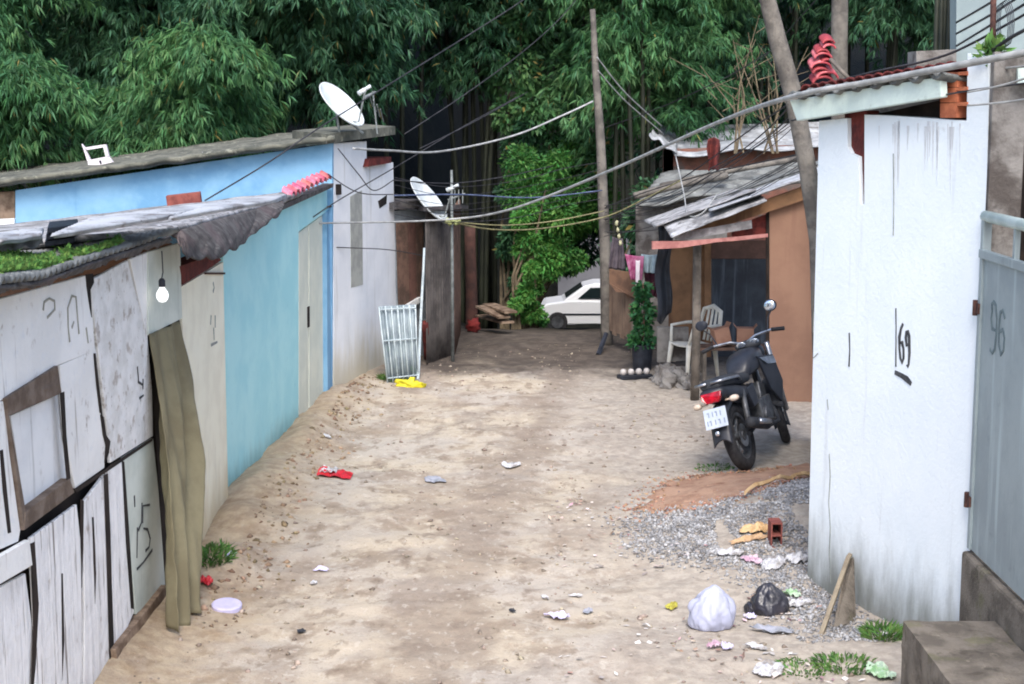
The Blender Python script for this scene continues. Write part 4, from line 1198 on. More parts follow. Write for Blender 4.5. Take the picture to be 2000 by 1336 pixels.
b_ = B(); b_.box(pc, (.006, .20, .17), PLR); pl8 = bk(b_, 'number_plate', m_plate, bevel=.004)
b_ = B()
for row, xs_ in ((.035, (-.05, -.015, .02, .055)), (-.035, (-.075, -.035, .005, .045, .075))):
    for j, yy in enumerate(xs_):
        b_.box(pc + PLR @ Vector((-.0045, yy, row)), (.003, .010, .042), PLR)
        if j % 2: b_.box(pc + PLR @ Vector((-.0045, yy + .010, row + .015)), (.003, .012, .009), PLR)
bk(b_, 'plate_lettering', mat('faded plate ink', lin(140, 152, 172), r=.6, bump=0), pl8)
b_ = B(); b_.ball((-.415, .02, .405), (.012, .022, .022)); bk(b_, 'reflector', m_mirror, smooth=True)
b_ = B(); b_.tube([(.50, .10, .30), (.42, .30, .03)], .012, 8); b_.box((.41, .31, .02), (.07, .04, .012)); bk(b_, 'side_stand', m_engine)
b_ = B(); b_.prism([(.06, .115, .41), (.44, .115, .44), (.44, .115, .39), (.06, .115, .36)], (0, -.02, 0)); bk(b_, 'chain_guard', m_blackm)

# ================================================================ porch: chair, bench, boxes
m_chair = mat('off white chair plastic', lin(224, 222, 212), lin(206, 204, 194), s=6, r=.5, bump=.05)
cc = on_ground(1352, 738); 
CHR = thing('plastic_chair', 'off white plastic chair standing behind the porch post', 'chair', cc)
RZ = rotz(math.radians(-62))
def cb(b_, name, **k):
    b_.v = [cc + RZ @ p for p in b_.v]; return b_.build(name, m_chair, CHR, **k)
b_ = B(); b_.grid(lambda u, v: Vector(((u - .5) * .42, (v - .5) * .42, .43 - .02 * math.sin(pi * u))), 8, 8); cb(b_, 'seat', smooth=True, solid=.015)
b_ = B(); b_.tube([(-.19, .20, .44), (-.205, .25, .66), (-.17, .285, .82), (0, .30, .87), (.17, .285, .82), (.205, .25, .66), (.19, .20, .44)], [.022, .026, .028, .03, .028, .026, .022], 8)
for k in (-.08, 0, .08): b_.tube([(k, .215, .45), (k * 1.05, .26, .66), (k, .295, .85)], .016, 6)
cb(b_, 'backrest', smooth=True)
for sx in (-1, 1):
    for sy in (-1, 1):
        b_ = B(); b_.tube([(sx * .185, sy * .185, .44), (sx * .22, sy * .23, .0)], [.034, .020], 8); cb(b_, 'leg', smooth=True)
    b_ = B(); b_.tube([(sx * .205, .25, .66), (sx * .24, .05, .655), (sx * .23, -.16, .64), (sx * .19, -.19, .44)], .02, 8); cb(b_, 'armrest', smooth=True)
YBn = YG + 1.35
bA, bB = V(1384, 676, YBn), V(1500, 676, YBn)
BN = thing('low_bench', 'low dark bench in the porch carrying two cardboard boxes', 'bench', bA.lerp(bB, .5) - Vector((0, 0, bA.z)))
b_ = B(); b_.prism([bA + Vector((-.12, -.16, -.03)), bB + Vector((.05, -.16, -.03)), bB + Vector((.05, .2, -.03)), bA + Vector((-.12, .2, -.03))], (0, 0, .03)); b_.build('top', m_brownboard, BN)
for p in (bA + Vector((-.06, -.12, 0)), bB + Vector((0, -.12, 0)), bA + Vector((-.06, .16, 0)), bB + Vector((0, .16, 0))):
    b_ = B(); b_.tube([Vector((p.x, p.y, p.z - .03)), Vector((p.x, p.y, 0))], .025, 6); b_.build('leg', m_postw, BN)
m_card = mat('brown cardboard', lin(172, 132, 112), lin(156, 116, 98), s=5, r=.85, bump=.1)
def box_open(c, sz, R, name, label):
    t = thing(name, label, 'box', c - Vector((0, 0, sz[2] / 2)), 'cardboard boxes in the porch')
    b_ = B(); b_.box(c, sz, R); b_.build('carton', m_card, t, bevel=.004)
    for s_ in (1, -1):
        b_ = B()
        e = c + R @ Vector((s_ * sz[0] / 2, 0, sz[2] / 2)); b_.box(e + R @ Vector((s_ * .02, 0, .02)), (.004, sz[1] * .95, .06), R @ roty(s_ * .7))
        b_.build('flap', m_card, t)
box_open(V(1408, 657, YBn - .05), (.19, .17, .21), roty(-.22) @ rotz(.2), 'cardboard_box', 'tilted cardboard box at the left end of the porch bench')
box_open(V(1455, 656, YBn + .02), (.2, .18, .2), rotz(-.1), 'cardboard_box', 'upright cardboard box at the right end of the porch bench')
b_ = B()
random.seed(5)
for k in range(7):
    p = on_ground(1286 + k * 9 + random.random() * 8, 742 + (k % 3) * 8)
    b_ = B(); b_.ball(p + Vector((0, 0, .05)), (.10 + .05 * random.random(), .09, .08 + .06 * random.random()), .55, 9, 7, seed=k * 3.1)
    b_.thing('rubble_block', m_pillar, 'rough grey rubble lump in the heap at the foot of the porch', 'rubble', 'rubble lumps by the porch')

# ================================================================ plank fence, plant in bucket, clothes, tray
m_tan = mat('tan fence plank', lin(152, 130, 112), lin(126, 106, 92), s=3, r=.85, bump=.3, streak=(lin(100, 84, 74), 12, .54, .7, .8))
m_cardb = mat('brown tar board', lin(120, 92, 74), lin(96, 74, 62), s=5, r=.9, bump=.4)
FN = thing('plank_fence', 'short tan plank fence panel hung crooked beside the slender pole', 'fence', V(1210, 670, 20.9))
fa, fb_ = V(1181, 560, 21.4), V(1236, 560, 20.4)
nP = 7
for k in range(nP):
    u0, u1 = k / nP, (k + .93) / nP
    p0, p1 = fa.lerp(fb_, u0), fa.lerp(fb_, u1)
    zt = 1.08 + .04 * math.sin(k * 2.3); zb = .20 + (.04 if k % 2 else 0)
    B().prism([Vector((p0.x, p0.y, zb)), Vector((p1.x, p1.y, zb)), Vector((p1.x, p1.y, zt)), Vector((p0.x, p0.y, zt))], (.02, .012, 0)).build('plank', m_tan, FN)
B().box((fb_.x + .02, fb_.y + .03, .62), (.06, .06, 1.3)).build('fence_post', m_postw, FN)
B().prism([V(1190, 526, 20.6), V(1246, 534, 20.3), V(1244, 584, 20.3), V(1226, 580, 20.4), V(1220, 572, 20.4), V(1203, 570, 20.5), V(1190, 552, 20.6)], (.02, .02, 0)).build('top_board', m_cardb, FN)
b_ = B(); q = V(1184, 652, 20.9); q2 = V(1168, 697, 20.6); q2.z = 0; b_.tube([q, q2], .035, 6); b_.build('prop', m_tarp, FN)
bp = on_ground(1254, 722)
BKT = thing('plant_bucket', 'tall black bucket holding the slim green climber', 'bucket', bp)
b_ = B(); b_.lathe([(.0, 0), (.115, 0), (.135, .30), (.142, .305), (.142, .325), (.128, .325), (.125, .30), (.0, .28)], bp, n=22); b_.build('body', m_tarp, BKT, smooth=False)
m_climb = mat('dark climber leaf', lin(66, 118, 72), lin(44, 92, 58), s=9, r=.6, bump=0, island=.4, trans=.3)
CLB = thing('climbing_plant', 'slim upright green climber growing from the black bucket', 'plant', bp + Vector((0, 0, .3)))
n = 900; t = rng.random(n); a = rng.random(n) * 2 * pi; r_ = np.sqrt(rng.random(n)) * (.13 - .05 * t) * (1 + .35 * np.sin(t * 14))
P = np.stack([bp.x + r_ * np.cos(a), bp.y + r_ * np.sin(a), bp.z + .30 + t * .80], -1)
D = np.stack([np.cos(a), np.sin(a), rng.normal(size=n) * .8], -1); D = unit(D)
leaf_mesh('foliage', P, D, perp(D), rng.uniform(.05, .10, n), rng.uniform(.016, .03, n), m_climb, CLB)
b_ = B(); b_.tube([bp + Vector((0, 0, .25)), bp + Vector((.02, 0, .7)), bp + Vector((0, .02, 1.1))], .012, 6); b_.build('stem', m_brownboard, CLB)
# tray with pale things
tc_ = on_ground(1240, 741)
R = rotz(.25)
TR = thing('dark_tray', 'low dark tray on the ground before the black bucket', 'tray', tc_)
b_ = B(); b_.box(tc_ + Vector((0, 0, .035)), (.42, .16, .05), R); b_.build('body', m_tarp, TR, bevel=.006)
m_cup = mat('pale plastic cup', lin(196, 192, 190), lin(176, 170, 168), s=8, r=.5)
for k in range(4):
    p = tc_ + R @ Vector((-.15 + .10 * k, 0, .058)); b_ = B()
    b_.lathe([(.0, 0), (.03, 0), (.04, .03), (.036, .06), (.02, .075), (.0, .078)], p, n=12)
    b_.thing('pale_pot', m_cup, 'small pale round pot in the row of four on the dark tray', 'pot', 'pots in a row on the dark tray', smooth=True)
# washing
def cloth(pts, Y, m, label, name='garment', seed=1, fold=.02):
    c4 = [V(x, y, Y) for x, y in pts]
    f0 = ruled([c4[0], c4[1]], [c4[3], c4[2]], 2, 2)
    def fn(u, v):
        return f0(u, v) + Vector((0, fold * math.sin(u * 15 + seed + v * 2) * (.3 + v), -.01 * math.sin(pi * u) * (1 - v)))
    B().grid(fn, 24, 16).thing(name, m, label, 'garment', 'washing on the line', smooth=True, solid=.006)
cloth([(1220, 496), (1258, 500), (1254, 548), (1232, 546)], 20.1, mat('purple cloth', lin(136, 56, 96), lin(168, 110, 140), s=9, r=.9), 'pinkish purple garment hanging beside the tan fence', seed=2)
cloth([(1252, 496), (1284, 497), (1282, 534), (1256, 532)], 20.2, mat('pale teal cloth', lin(176, 196, 204), lin(150, 172, 184), s=9, r=.9), 'pale grey teal garment hanging beside the porch', seed=4)
cloth([(1258, 528), (1286, 530), (1284, 582), (1262, 574)], 20.3, mat('maroon cloth', lin(82, 40, 56), lin(58, 30, 42), s=9, r=.9), 'dark maroon garment hanging below the pale one', seed=6)
cloth([(1242, 508), (1250, 508), (1248, 562), (1242, 560)], 20.0, m_plastic, 'narrow white strip of cloth hanging between the garments', seed=8, fold=.008)
cloth([(1196, 462), (1216, 466), (1222, 528), (1188, 524)], 20.7, mat('grey mauve cloth', lin(92, 84, 90), lin(70, 64, 72), s=9, r=.9), 'grey mauve garment hanging on the slender pole', seed=9)
b_ = B()
for k in range(4): b_.ball(V(1204 + 2.5 * k, 436 + 13 * k, 20.6), (.022, .022, .035), .3, 8, 6, seed=k)
b_.thing('string_of_flowers', mat('cream petals', lin(196, 190, 156), lin(150, 150, 120), s=20, r=.8), 'string of cream blobs hanging beside the slender pole', 'ornament', smooth=True)

# ================================================================ left: leaning gate, sticks, yellow bag, planks, post
m_lattice = mat('pale blue grey bars', lin(196, 208, 212), lin(170, 184, 190), s=8, r=.6)
m_latp = mat('pale corrugated plastic', lin(150, 162, 168), lin(122, 134, 142), s=4, r=.6, stains=[(lin(120, 150, 130), 4, .58, .7, .6)])
ga, gb = on_ground(757, 748), on_ground(818, 741)
LGT = thing('leaning_gate', 'pale barred gate leaning against the lean-to beside the white wall', 'gate', ga.lerp(gb, .5))
gt = Vector((-.04, .10, .90)); 
f0 = lambda u, v: ga.lerp(gb, u) + gt * v + Vector((-.06 * (1 - u) * v, 0, 0))
b_ = B(); b_.grid(lambda u, v: f0(u, v) + Vector((0, .05 + .010 * math.sin(u * 60), 0)), 60, 3); b_.build('sheet', m_latp, LGT, smooth=True, solid=.004)
for k in range(7):
    u = k / 6; b_ = B(); b_.tube([f0(u, 0), f0(u, .5) + Vector((.01 * math.sin(k * 3), 0, 0)), f0(u, 1)], .009, 7); b_.build('bar', m_lattice, LGT, smooth=True)
for v in (.06, .55, .96):
    b_ = B(); b_.tube([f0(0, v), f0(1, v)], .010, 6); b_.build('rail', m_lattice, LGT)
pole('white_stick', [on_ground(816, 742), V(822, 640, 19.1), V(829, 484, 19.2)], [.020, .018, .014], 'crooked white stick standing at the corner of the lean-to', m_lattice, None, 8)
pole('brown_stick', [on_ground(836, 702), V(829, 630, 19.7)], [.05, .045], 'short red brown post at the foot of the dark shed', m_darkred, None, 8)
yb = on_ground(801, 755)
b_ = B(); b_.ball(yb + Vector((0, 0, .035)), (.155, .10, .06), .5, 18, 10, seed=2)
b_.thing('yellow_bag', mat('yellow plastic', lin(226, 214, 60), lin(206, 190, 40), s=9, r=.5, bump=.3), 'crumpled yellow plastic bag at the foot of the leaning gate', 'plastic bag', smooth=True)
pp = V(922, 640, 23.4); pp.z = gzf(pp.x, pp.y)
pole('brown_post', [pp, V(920, 560, 23.4), V(918, 440, 23.4)], [.10, .09, .085], 'thick red brown post in the dark under the bamboo', mat('red brown trunk', lin(82, 56, 50), lin(58, 42, 39), s=5, r=.9, bump=.4), None, 10)
b_ = B()
rp0 = V(925, 632, 22.6); rp0.z = gzf(rp0.x, rp0.y)
b_.ball(rp0 + Vector((0, 0, .10)), (.11, .08, .09), .5, 10, 8, seed=9); b_.thing('red_cloth_heap', mat('dull red cloth', lin(130, 48, 46), lin(96, 36, 36), s=9, r=.9), 'dull red cloth heap at the foot of the thick brown post', 'cloth', smooth=True)
for k, (a, c) in enumerate((((940, 600), (985, 622)), ((955, 596), (998, 612)), ((938, 618), (992, 632)))):
    p, q = V(*a, 23.0 + .2 * k), V(*c, 22.4)
    p.z = max(p.z, gzf(p.x, p.y) + .1); q.z = max(q.z, gzf(q.x, q.y) + .05)
    b_ = B(); d = (q - p).normalized(); sd_ = d.cross(Vector((0, 0, 1))).normalized() * .10
    b_.prism([p - sd_, q - sd_, q + sd_, p + sd_], (0, 0, .03)); b_.thing('loose_plank', m_sill, ('steepest of the planks heaped under the bamboo', 'uppermost pale plank heaped under the bamboo', 'plank lying flattest in the heap under the bamboo')[k], 'plank', 'planks heaped under the bamboo')

# ================================================================ car down the lane
m_car = mat('white car paint', (.80, .82, .85), r=.25, bump=0, spec=.5)
m_glass = mat('dark car glass', lin(26, 36, 38), r=.1, bump=0, spec=.6)
cx0 = V(1040, 600, 48.0); CW = 1.7
gz0 = gzf(cx0.x + 2, 48.5)
c0 = Vector((cx0.x, 48.0, gz0))
CAR = thing('white_car', 'white car parked across the bottom of the lane', 'car', c0 + Vector((2, CW / 2, 0)))
def cp(pts): return [c0 + Vector((x, 0, z)) for x, z in pts]
def loft_car():
    prof_lo = [(.0, .42), (.04, .28), (.35, .22), (3.95, .24), (4.15, .34), (4.18, .80), (3.9, .95), (1.15, .98), (.45, .88), (.06, .70)]
    b_ = B(); secs = []
    for y, k in ((.0, .93), (.10, 1.0), (CW - .10, 1.0), (CW, .93)):
        secs.append([c0 + Vector((2.1 + (x - 2.1) * (k * .5 + .5), y, .55 + (z - .55) * k)) for x, z in prof_lo])
    n = len(prof_lo); vs = [p for s in secs for p in s]
    fs = [tuple(range(n)), tuple(range(3 * n, 4 * n))]
    for i in range(3):
        for k in range(n): fs.append((i * n + k, i * n + (k + 1) % n, (i + 1) * n + (k + 1) % n, (i + 1) * n + k))
    b_.add(vs, fs)
    cab = [(.95, .95), (1.62, 1.42), (1.95, 1.50), (2.9, 1.48), (3.3, 1.40), (3.75, .94)]
    vs = []; n = len(cab)
    for y, k in ((.06, 0), (.22, 1), (CW - .22, 1), (CW - .06, 0)):
        for x, z in cab:
            vs.append(c0 + Vector((x, y, z)) if (k or z < 1) else c0 + Vector((x, y + (.12 if y < 1 else -.12) * (z - .95) / .5, z - .03)))
    fs = [tuple(range(n)), tuple(range(3 * n, 4 * n))]
    for i in range(3):
        for k in range(n): fs.append((i * n + k, i * n + (k + 1) % n, (i + 1) * n + (k + 1) % n, (i + 1) * n + k))
    b_.add(vs, fs)
    return b_
loft_car().build('body', m_car, CAR, bevel=.03)
for q in ([(1.42, 1.04), (1.80, 1.36), (2.28, 1.37), (2.28, 1.04)], [(2.34, 1.04), (2.34, 1.37), (2.92, 1.36), (3.30, 1.06)]):
    pts = [c0 + Vector((x, .045 + .10 * (z - .98) / .45 - .02, z)) for x, z in q]
    B().prism(pts, (0, .05, 0)).build('side_window', m_glass, CAR)
B().prism([c0 + Vector((1.06, .28, 1.03)), c0 + Vector((1.06, CW - .28, 1.03)), c0 + Vector((1.57, CW - .34, 1.385)), c0 + Vector((1.57, .34, 1.385))], (-.02, 0, .02)).build('windscreen', m_glass, CAR)
for x in (.78, 3.35):
    for y in (.06, CW - .06):
        w_ = B(); w_.lathe([(.19, -.09), (.30, -.09), (.31, -.06), (.31, .06), (.30, .09), (.19, .09)], c0 + Vector((x, y, .31)), (0, 1, 0), 28, closed=True); wo = w_.build('wheel', m_tyre, CAR, smooth=False)
        w_ = B(); w_.lathe([(0, -.07), (.19, -.08), (.19, .08), (0, .07)], c0 + Vector((x, y, .31)), (0, 1, 0), 20); w_.build('rim', m_chrome, wo)
for x in (2.0, 2.95):
    B().box(c0 + Vector((x, .02, .86)), (.16, .03, .035)).build('door_handle', m_tarp, CAR)
B().box(c0 + Vector((.10, .28, .66)), (.10, .3, .13)).build('headlight', m_mirror, CAR, bevel=.02)
B().box(c0 + Vector((2.1, -.005, .55)), (2.4, .02, .05)).build('side_moulding', m_tarp, CAR)

# ================================================================ foreground right: rubbish
def crumple(px, py, size, h, m, label, name='litter', cat='litter', group=None, seed=0, n=14, rise=.012, flat=.5, rotn=0.):
    p0 = on_ground(px, py)
    R = rotz(rotn)
    def fn(u, v):
        sx_, sy_ = 2 * u - 1, 2 * v - 1
        rr_ = 1 + .45 * noise.noise(Vector((sx_ * 1.3 + seed, sy_ * 1.3, seed))) + .18 * noise.noise(Vector((sx_ * 4 + seed, sy_ * 4, 2)))
        x, y = sx_ * math.sqrt(max(0, 1 - sy_ * sy_ / 2)) * size[0] * .5 * rr_, sy_ * math.sqrt(max(0, 1 - sx_ * sx_ / 2)) * size[1] * .5 * rr_
        a = noise.noise(Vector((u * 3.1 + seed, v * 3.1, seed * 1.7))); b2 = noise.noise(Vector((u * 6.3 + seed, v * 5.7, seed * .7 + 4)))
        e = min(u, 1 - u, v, 1 - v) * 2
        q = p0 + R @ Vector((x, y, 0)); q.z = gzf(q.x, q.y) + rise + h * (abs(a) * 1.6 + abs(b2) * .7) * (flat + (1 - flat) * e)
        return q
    return B().grid(fn, n, n).thing(name, m, label, cat, group, smooth=False, solid=.003)

m_wbag = mat('white plastic bag', lin(186, 190, 212), lin(170, 174, 198), s=6, r=.4, bump=.25, bs=18, trans=.15)
m_kbag = mat('black plastic bag', lin(38, 38, 46), lin(52, 52, 62), s=6, r=.32, bump=.3, bs=18, spec=.6)
def bag(px, py, rad, m, label, seed, knot):
    p0 = on_ground(px, py)
    b_ = B()
    nu, nv = 84, 56; vs = []; fs = []
    for j in range(nv + 1):
        th = pi * j / nv
        for i in range(nu):
            ph = 2 * pi * i / nu
            d = Vector((math.sin(th) * math.cos(ph), math.sin(th) * math.sin(ph), math.cos(th)))
            k = 1 + .16 * noise.noise(d * 1.3 + Vector((seed, 0, 0))) + .20 * (abs(noise.noise(Vector((d.x * 2.2, d.y * 2.2, d.z * 1.1)) + Vector((0, seed, 0)))) - .2) + .06 * (abs(noise.noise(Vector((d.x * 5.5, d.y * 5.5, d.z * 2.2)) + Vector((0, 0, seed)))) - .15) + .015 * noise.noise(d * 12)
            q = Vector((d.x * rad[0], d.y * rad[1], d.z * rad[2])) * k
            if d.z > .4: q = q + Vector(knot) * ((d.z - .4) / .6) ** 2
            q.z = max(q.z, -rad[2] * .55)
            q.z += rad[2] * .55
            vs.append(p0 + q)
    for j in range(nv):
        for i in range(nu): fs.append((j * nu + i, (j + 1) * nu + i, (j + 1) * nu + (i + 1) % nu, j * nu + (i + 1) % nu))
    b_.add(vs, fs)
    return b_.thing('rubbish_bag', m, label, 'rubbish bag', 'rubbish bags', smooth=True)
bag(1388, 1222, (.148, .13, .135), m_wbag, 'plump white rubbish bag sitting on the dirt', 1.0, (.02, 0, .05))
bag(1503, 1196, (.125, .11, .095), m_kbag, 'shiny black rubbish bag with a knotted top', 4.0, (-.02, 0, .05))
bag(1472, 1196, (.06, .06, .05), m_kbag, 'smaller black bag bulge beside the knotted black bag', 7.0, (0, 0, 0))

# leaning boards at the white wall
LBD = [on_ground(1600, 1236), on_ground(1655, 1222)]
pa_ = PI_.at(1655, 1082, .03)
b_ = B(); d = (pa_ - LBD[0]); w = Vector((.05, .12, 0)).normalized() * .045
b_.prism([LBD[0] - w, LBD[0] + w, pa_ + w, pa_ - w], (.02, -.035, .0)); b_.thing('leaning_board', mat('grey tan board', lin(150, 138, 118), lin(124, 112, 96), s=6, r=.9, bump=.4, wave=(14, (1, 1, .1))), 'narrow grey tan board propped aslant against the white wall', 'board', bevel=.004)
b_ = B(); p0, p1 = LBD[0] + Vector((.10, .05, .02)), on_ground(1668, 1215)
b_.prism([p0, p1, PI_.at(1664, 1090, .02), PI_.at(1652, 1096, .03)], (.02, .03, 0)); b_.thing('leaning_slab', m_conc, 'dark board leaning behind the narrow propped board', 'board')

# hollow brick standing on the gravel, cardboard beside it
hb0 = on_ground(1513, 1066)
HB2 = thing('hollow_brick', 'dark hollow brick standing upright on the gravel heap', 'brick', hb0)
b_ = B(); wx, hz, dp = .042, .195, .15
for (x0, x1, z0, z1) in ((-wx, -wx + .010, 0, hz), (wx - .010, wx, 0, hz), (-wx + .010, wx - .010, 0, .012), (-wx + .010, wx - .010, hz / 2 - .006, hz / 2 + .006), (-wx + .010, wx - .010, hz - .012, hz)):
    b_.box(hb0 + Vector(((x0 + x1) / 2, 0, (z0 + z1) / 2)), (x1 - x0, dp, z1 - z0))
b_.build('shell', m_brickred, HB2)
b_ = B(); b_.box(hb0 + Vector((0, dp / 2 - .01, hz / 2)), (2 * wx - .021, .01, hz - .026)); b_.build('hole_back', m_dark, HB2)
m_cardlit = mat('pale wet cardboard', lin(206, 176, 134), lin(180, 146, 104), s=8, r=.85)
crumple(1478, 1040, (.26, .22), .07, m_cardlit, 'torn pale brown cardboard lying beside the standing brick', seed=2, rotn=.4)
crumple(1462, 1058, (.30, .10), .03, mat('tan board scrap', lin(190, 160, 126), lin(150, 122, 96), s=9, r=.9), 'flat tan scrap below the torn cardboard', seed=5, rotn=.1)
m_paper = mat('white plastic scrap', lin(206, 206, 210), lin(176, 176, 180), s=14, r=.6, trans=.15, stains=[(lin(136, 126, 116), 16, .52, .66, .7)])
m_pinkp = mat('mauve plastic scrap', lin(170, 136, 156), lin(196, 174, 188), s=14, r=.6)
m_grn = mat('green plastic scrap', lin(134, 172, 126), lin(182, 200, 180), s=12, r=.6)
m_redp = mat('red packet', lin(196, 50, 58), lin(176, 36, 48), s=10, r=.4)
m_yelp = mat('yellow leaf scrap', lin(186, 180, 80), lin(150, 140, 60), s=14, r=.7)
m_lil = mat('lilac plastic', lin(206, 200, 232), lin(190, 186, 220), s=9, r=.5)
m_greyp = mat('grey plastic scrap', lin(158, 160, 172), lin(136, 140, 150), s=9, r=.6)
items = [
    (1428, 1087, (.20, .10), .05, m_paper, 'pale strip of plastic at the top of the gravel rubbish'),
    (1508, 1106, (.26, .16), .06, m_paper, 'largest torn white plastic sheet on the gravel'),
    (1470, 1100, (.16, .11), .05, m_pinkp, 'pinkish grey scrap left of the largest white sheet'),
    (1560, 1096, (.16, .12), .06, m_paper, 'white scrap pressed against the foot of the white wall'),
    (1312, 1188, (.16, .07), .02, m_yelp, 'yellow green leaf like scrap left of the white bag'),
    (1548, 1166, (.15, .08), .05, m_grn, 'green and white wrapper right of the black bag'),
    (1560, 1182, (.20, .10), .04, m_paper, 'white wrapper below the green one near the wall'),
    (1466, 1208, (.11, .07), .04, m_lil, 'pale pink pebble like scrap right of the white bag'),
    (1510, 1236, (.30, .12), .04, m_greyp, 'broad grey plastic scrap below the black bag'),
    (1395, 1266, (.10, .07), .05, m_pinkp, 'mauve crumpled scrap below the white bag'),
    (1420, 1268, (.09, .07), .05, m_lil, 'pale blue crumpled scrap joined to the mauve one'),
    (1478, 1268, (.16, .05), .03, m_paper, 'curled white paper strip below the grey plastic'),
    (1500, 1314, (.20, .16), .05, m_paper, 'white twisted bag scrap at the lower right edge'),
    (1720, 1320, (.24, .14), .06, m_grn, 'pale green crumpled bag beside the concrete step'),
    (1090, 1208, (.16, .10), .05, m_lil, 'whitish lilac crumpled scrap in the lower middle of the lane'),
    (1148, 1198, (.09, .05), .02, m_greyp, 'small grey scrap right of the lilac crumpled scrap'),
    (1065, 1170, (.08, .04), .015, m_paper, 'small white scrap above the lilac crumpled scrap'),
    (1125, 1166, (.09, .04), .015, m_paper, 'small white scrap beside a dark stone in the lower lane'),
    (1000, 912, (.16, .14), .035, m_paper, 'square white scrap alone in the middle of the lane'),
    (848, 940, (.26, .16), .02, m_greyp, 'flat whitish grey scrap left of the lone white one'),
    (628, 1115, (.11, .06), .02, m_lil, 'small pale scrap on the near left of the lane'),
    (612, 1142, (.06, .04), .015, m_paper, 'tiny white scrap just below the small pale one'),
    (640, 858, (.10, .06), .02, m_paper, 'small white scrap below the turquoise house'),
    (402, 1142, (.10, .09), .06, m_redp, 'red scrap at the foot of the khaki curtain'),
    (452, 1098, (.10, .05), .02, m_lil, 'pale scrap beside the weeds below the cream wall'),
    (1000, 1196, (.05, .04), .02, m_tarp, 'little black scrap in the lower middle of the lane'),
    (588, 1237, (.05, .04), .02, m_tarp, 'little black scrap in the near left of the lane'),
]
for k, (x, y, s_, h, mm, lab) in enumerate(items):
    crumple(x, y, s_, h, mm, lab, group='litter on the lane', seed=k * 1.37 + .5, rotn=k * 1.1, n=12)
# red and white packet
p0 = on_ground(648, 928)
PK = thing('crisp_packet', 'torn red packet with a white lining on the left of the lane', 'packet', p0)
def pk(cx, cy, sx, sy, seed):
    def fn(u, v):
        q = p0 + Vector((cx + (u - .5) * sx, cy + (v - .5) * sy, 0)); q.z = gzf(q.x, q.y) + .012 + .05 * abs(noise.noise(Vector((u * 3 + seed, v * 3, seed)))) * 1.5
        return q
    return B().grid(fn, 10, 8)
pk(.03, 0, .30, .26, 1).build('red_side', m_redp, PK, solid=.003)
pk(-.03, .05, .15, .2, 3.0).build('white_lining', m_paper, PK, solid=.003)
for v_ in PK.children[1].data.vertices: v_.co.z += .02
# lilac lid
p0 = on_ground(443, 1190)
b_ = B(); b_.lathe([(.0, .02), (.085, .02), (.10, .012), (.10, -.02), (.094, -.02)], p0 + Vector((0, 0, .025)), (.05, -.12, 1), 28)
b_.thing('plastic_disc', m_lil, 'round lilac plastic disc lying near the curtained doorway', 'plastic disc', smooth=False, bevel=.003)

# stones: one loose gravel heap, plus scattered pebbles
def stones(name, P, R_, m, label):
    base = np.array([[1, 0, 0], [-1, 0, 0], [0, 1, 0], [0, -1, 0], [0, 0, 1], [0, 0, -1]], float)
    tri = np.array([[0, 2, 4], [2, 1, 4], [1, 3, 4], [3, 0, 4], [2, 0, 5], [1, 2, 5], [3, 1, 5], [0, 3, 5]])
    n = len(P)
    v = base[None] * (1 + rng.normal(size=(n, 6, 1)) * .25) * R_[:, None, None] + rng.normal(size=(n, 6, 3)) * (R_ * .22)[:, None, None]
    v[..., 2] *= .7
    a = rng.random(n) * 2 * pi; c, s_ = np.cos(a)[:, None], np.sin(a)[:, None]
    x = v[..., 0] * c - v[..., 1] * s_; y = v[..., 0] * s_ + v[..., 1] * c
    v[..., 0] = x; v[..., 1] = y
    v += P[:, None, :]
    f = (tri[None] + (np.arange(n) * 6)[:, None, None]).reshape(-1, 3)
    me = bpy.data.meshes.new(name); org = v.reshape(-1, 3).mean(0)
    me.vertices.add(n * 6); me.vertices.foreach_set('co', (v.reshape(-1, 3) - org).astype(np.float32).ravel())
    me.loops.add(f.size); me.loops.foreach_set('vertex_index', f.ravel().astype(np.int32))
    me.polygons.add(len(f)); me.polygons.foreach_set('loop_start', (np.arange(len(f)) * 3).astype(np.int32))
    me.update(); me.materials.append(m)
    o = bpy.data.objects.new(name, me); COL.objects.link(o); o.location = org
    return tag(o, label, 'gravel', kind='stuff')
m_grv = mat('grey gravel', lin(166, 166, 168), lin(132, 132, 134), s=6, r=.9, bump=.1, island=.4)
gpoly = [G(x, y) for x, y in ((1238, 1012), (1330, 992), (1420, 975), (1500, 955), (1590, 932), (1606, 1100), (1660, 1215), (1740, 1275), (1620, 1262), (1540, 1180), (1470, 1130), (1380, 1100), (1290, 1090), (1240, 1060))]
def inpoly(x, y, poly):
    r = np.zeros(len(x), bool); k = len(poly)
    for i in range(k):
        a, b = poly[i], poly[(i + 1) % k]
        c_ = ((a.y > y) != (b.y > y)) & (x < (b.x - a.x) * (y - a.y) / (b.y - a.y + 1e-12) + a.x)
        r ^= c_
    return r
n = 42000
gx = rng.uniform(.7, 2.8, n); gy = rng.uniform(9.3, 14, n)
jx = gx + rng.normal(size=n) * .12; jy = gy + rng.normal(size=n) * .18
wl_x = np.interp(gy, [9.1, 10.75, 10.85, 14], [2.66, 2.1, 2.6, 2.9])
kp = inpoly(jx, jy, gpoly) & (gx < wl_x + .08) & (vnoise(gx * 3.1, gy * 2.2, 8) > .16)
gx, gy = gx[kp], gy[kp]
R_ = .005 + .014 * rng.random(len(gx)) ** 2
stones('gravel', np.stack([gx, gy, gz(gx, gy) + R_ * .4], -1), R_, m_grv, 'heap of loose grey gravel against the white house')
m_peb = mat('lane pebbles', lin(166, 154, 140), lin(124, 112, 100), s=3, r=.95, bump=.1, island=.35)
n = 3200
gx = rng.uniform(-2.6, 2.4, n); gy = 7.6 + 14.5 * rng.random(n) ** 1.3
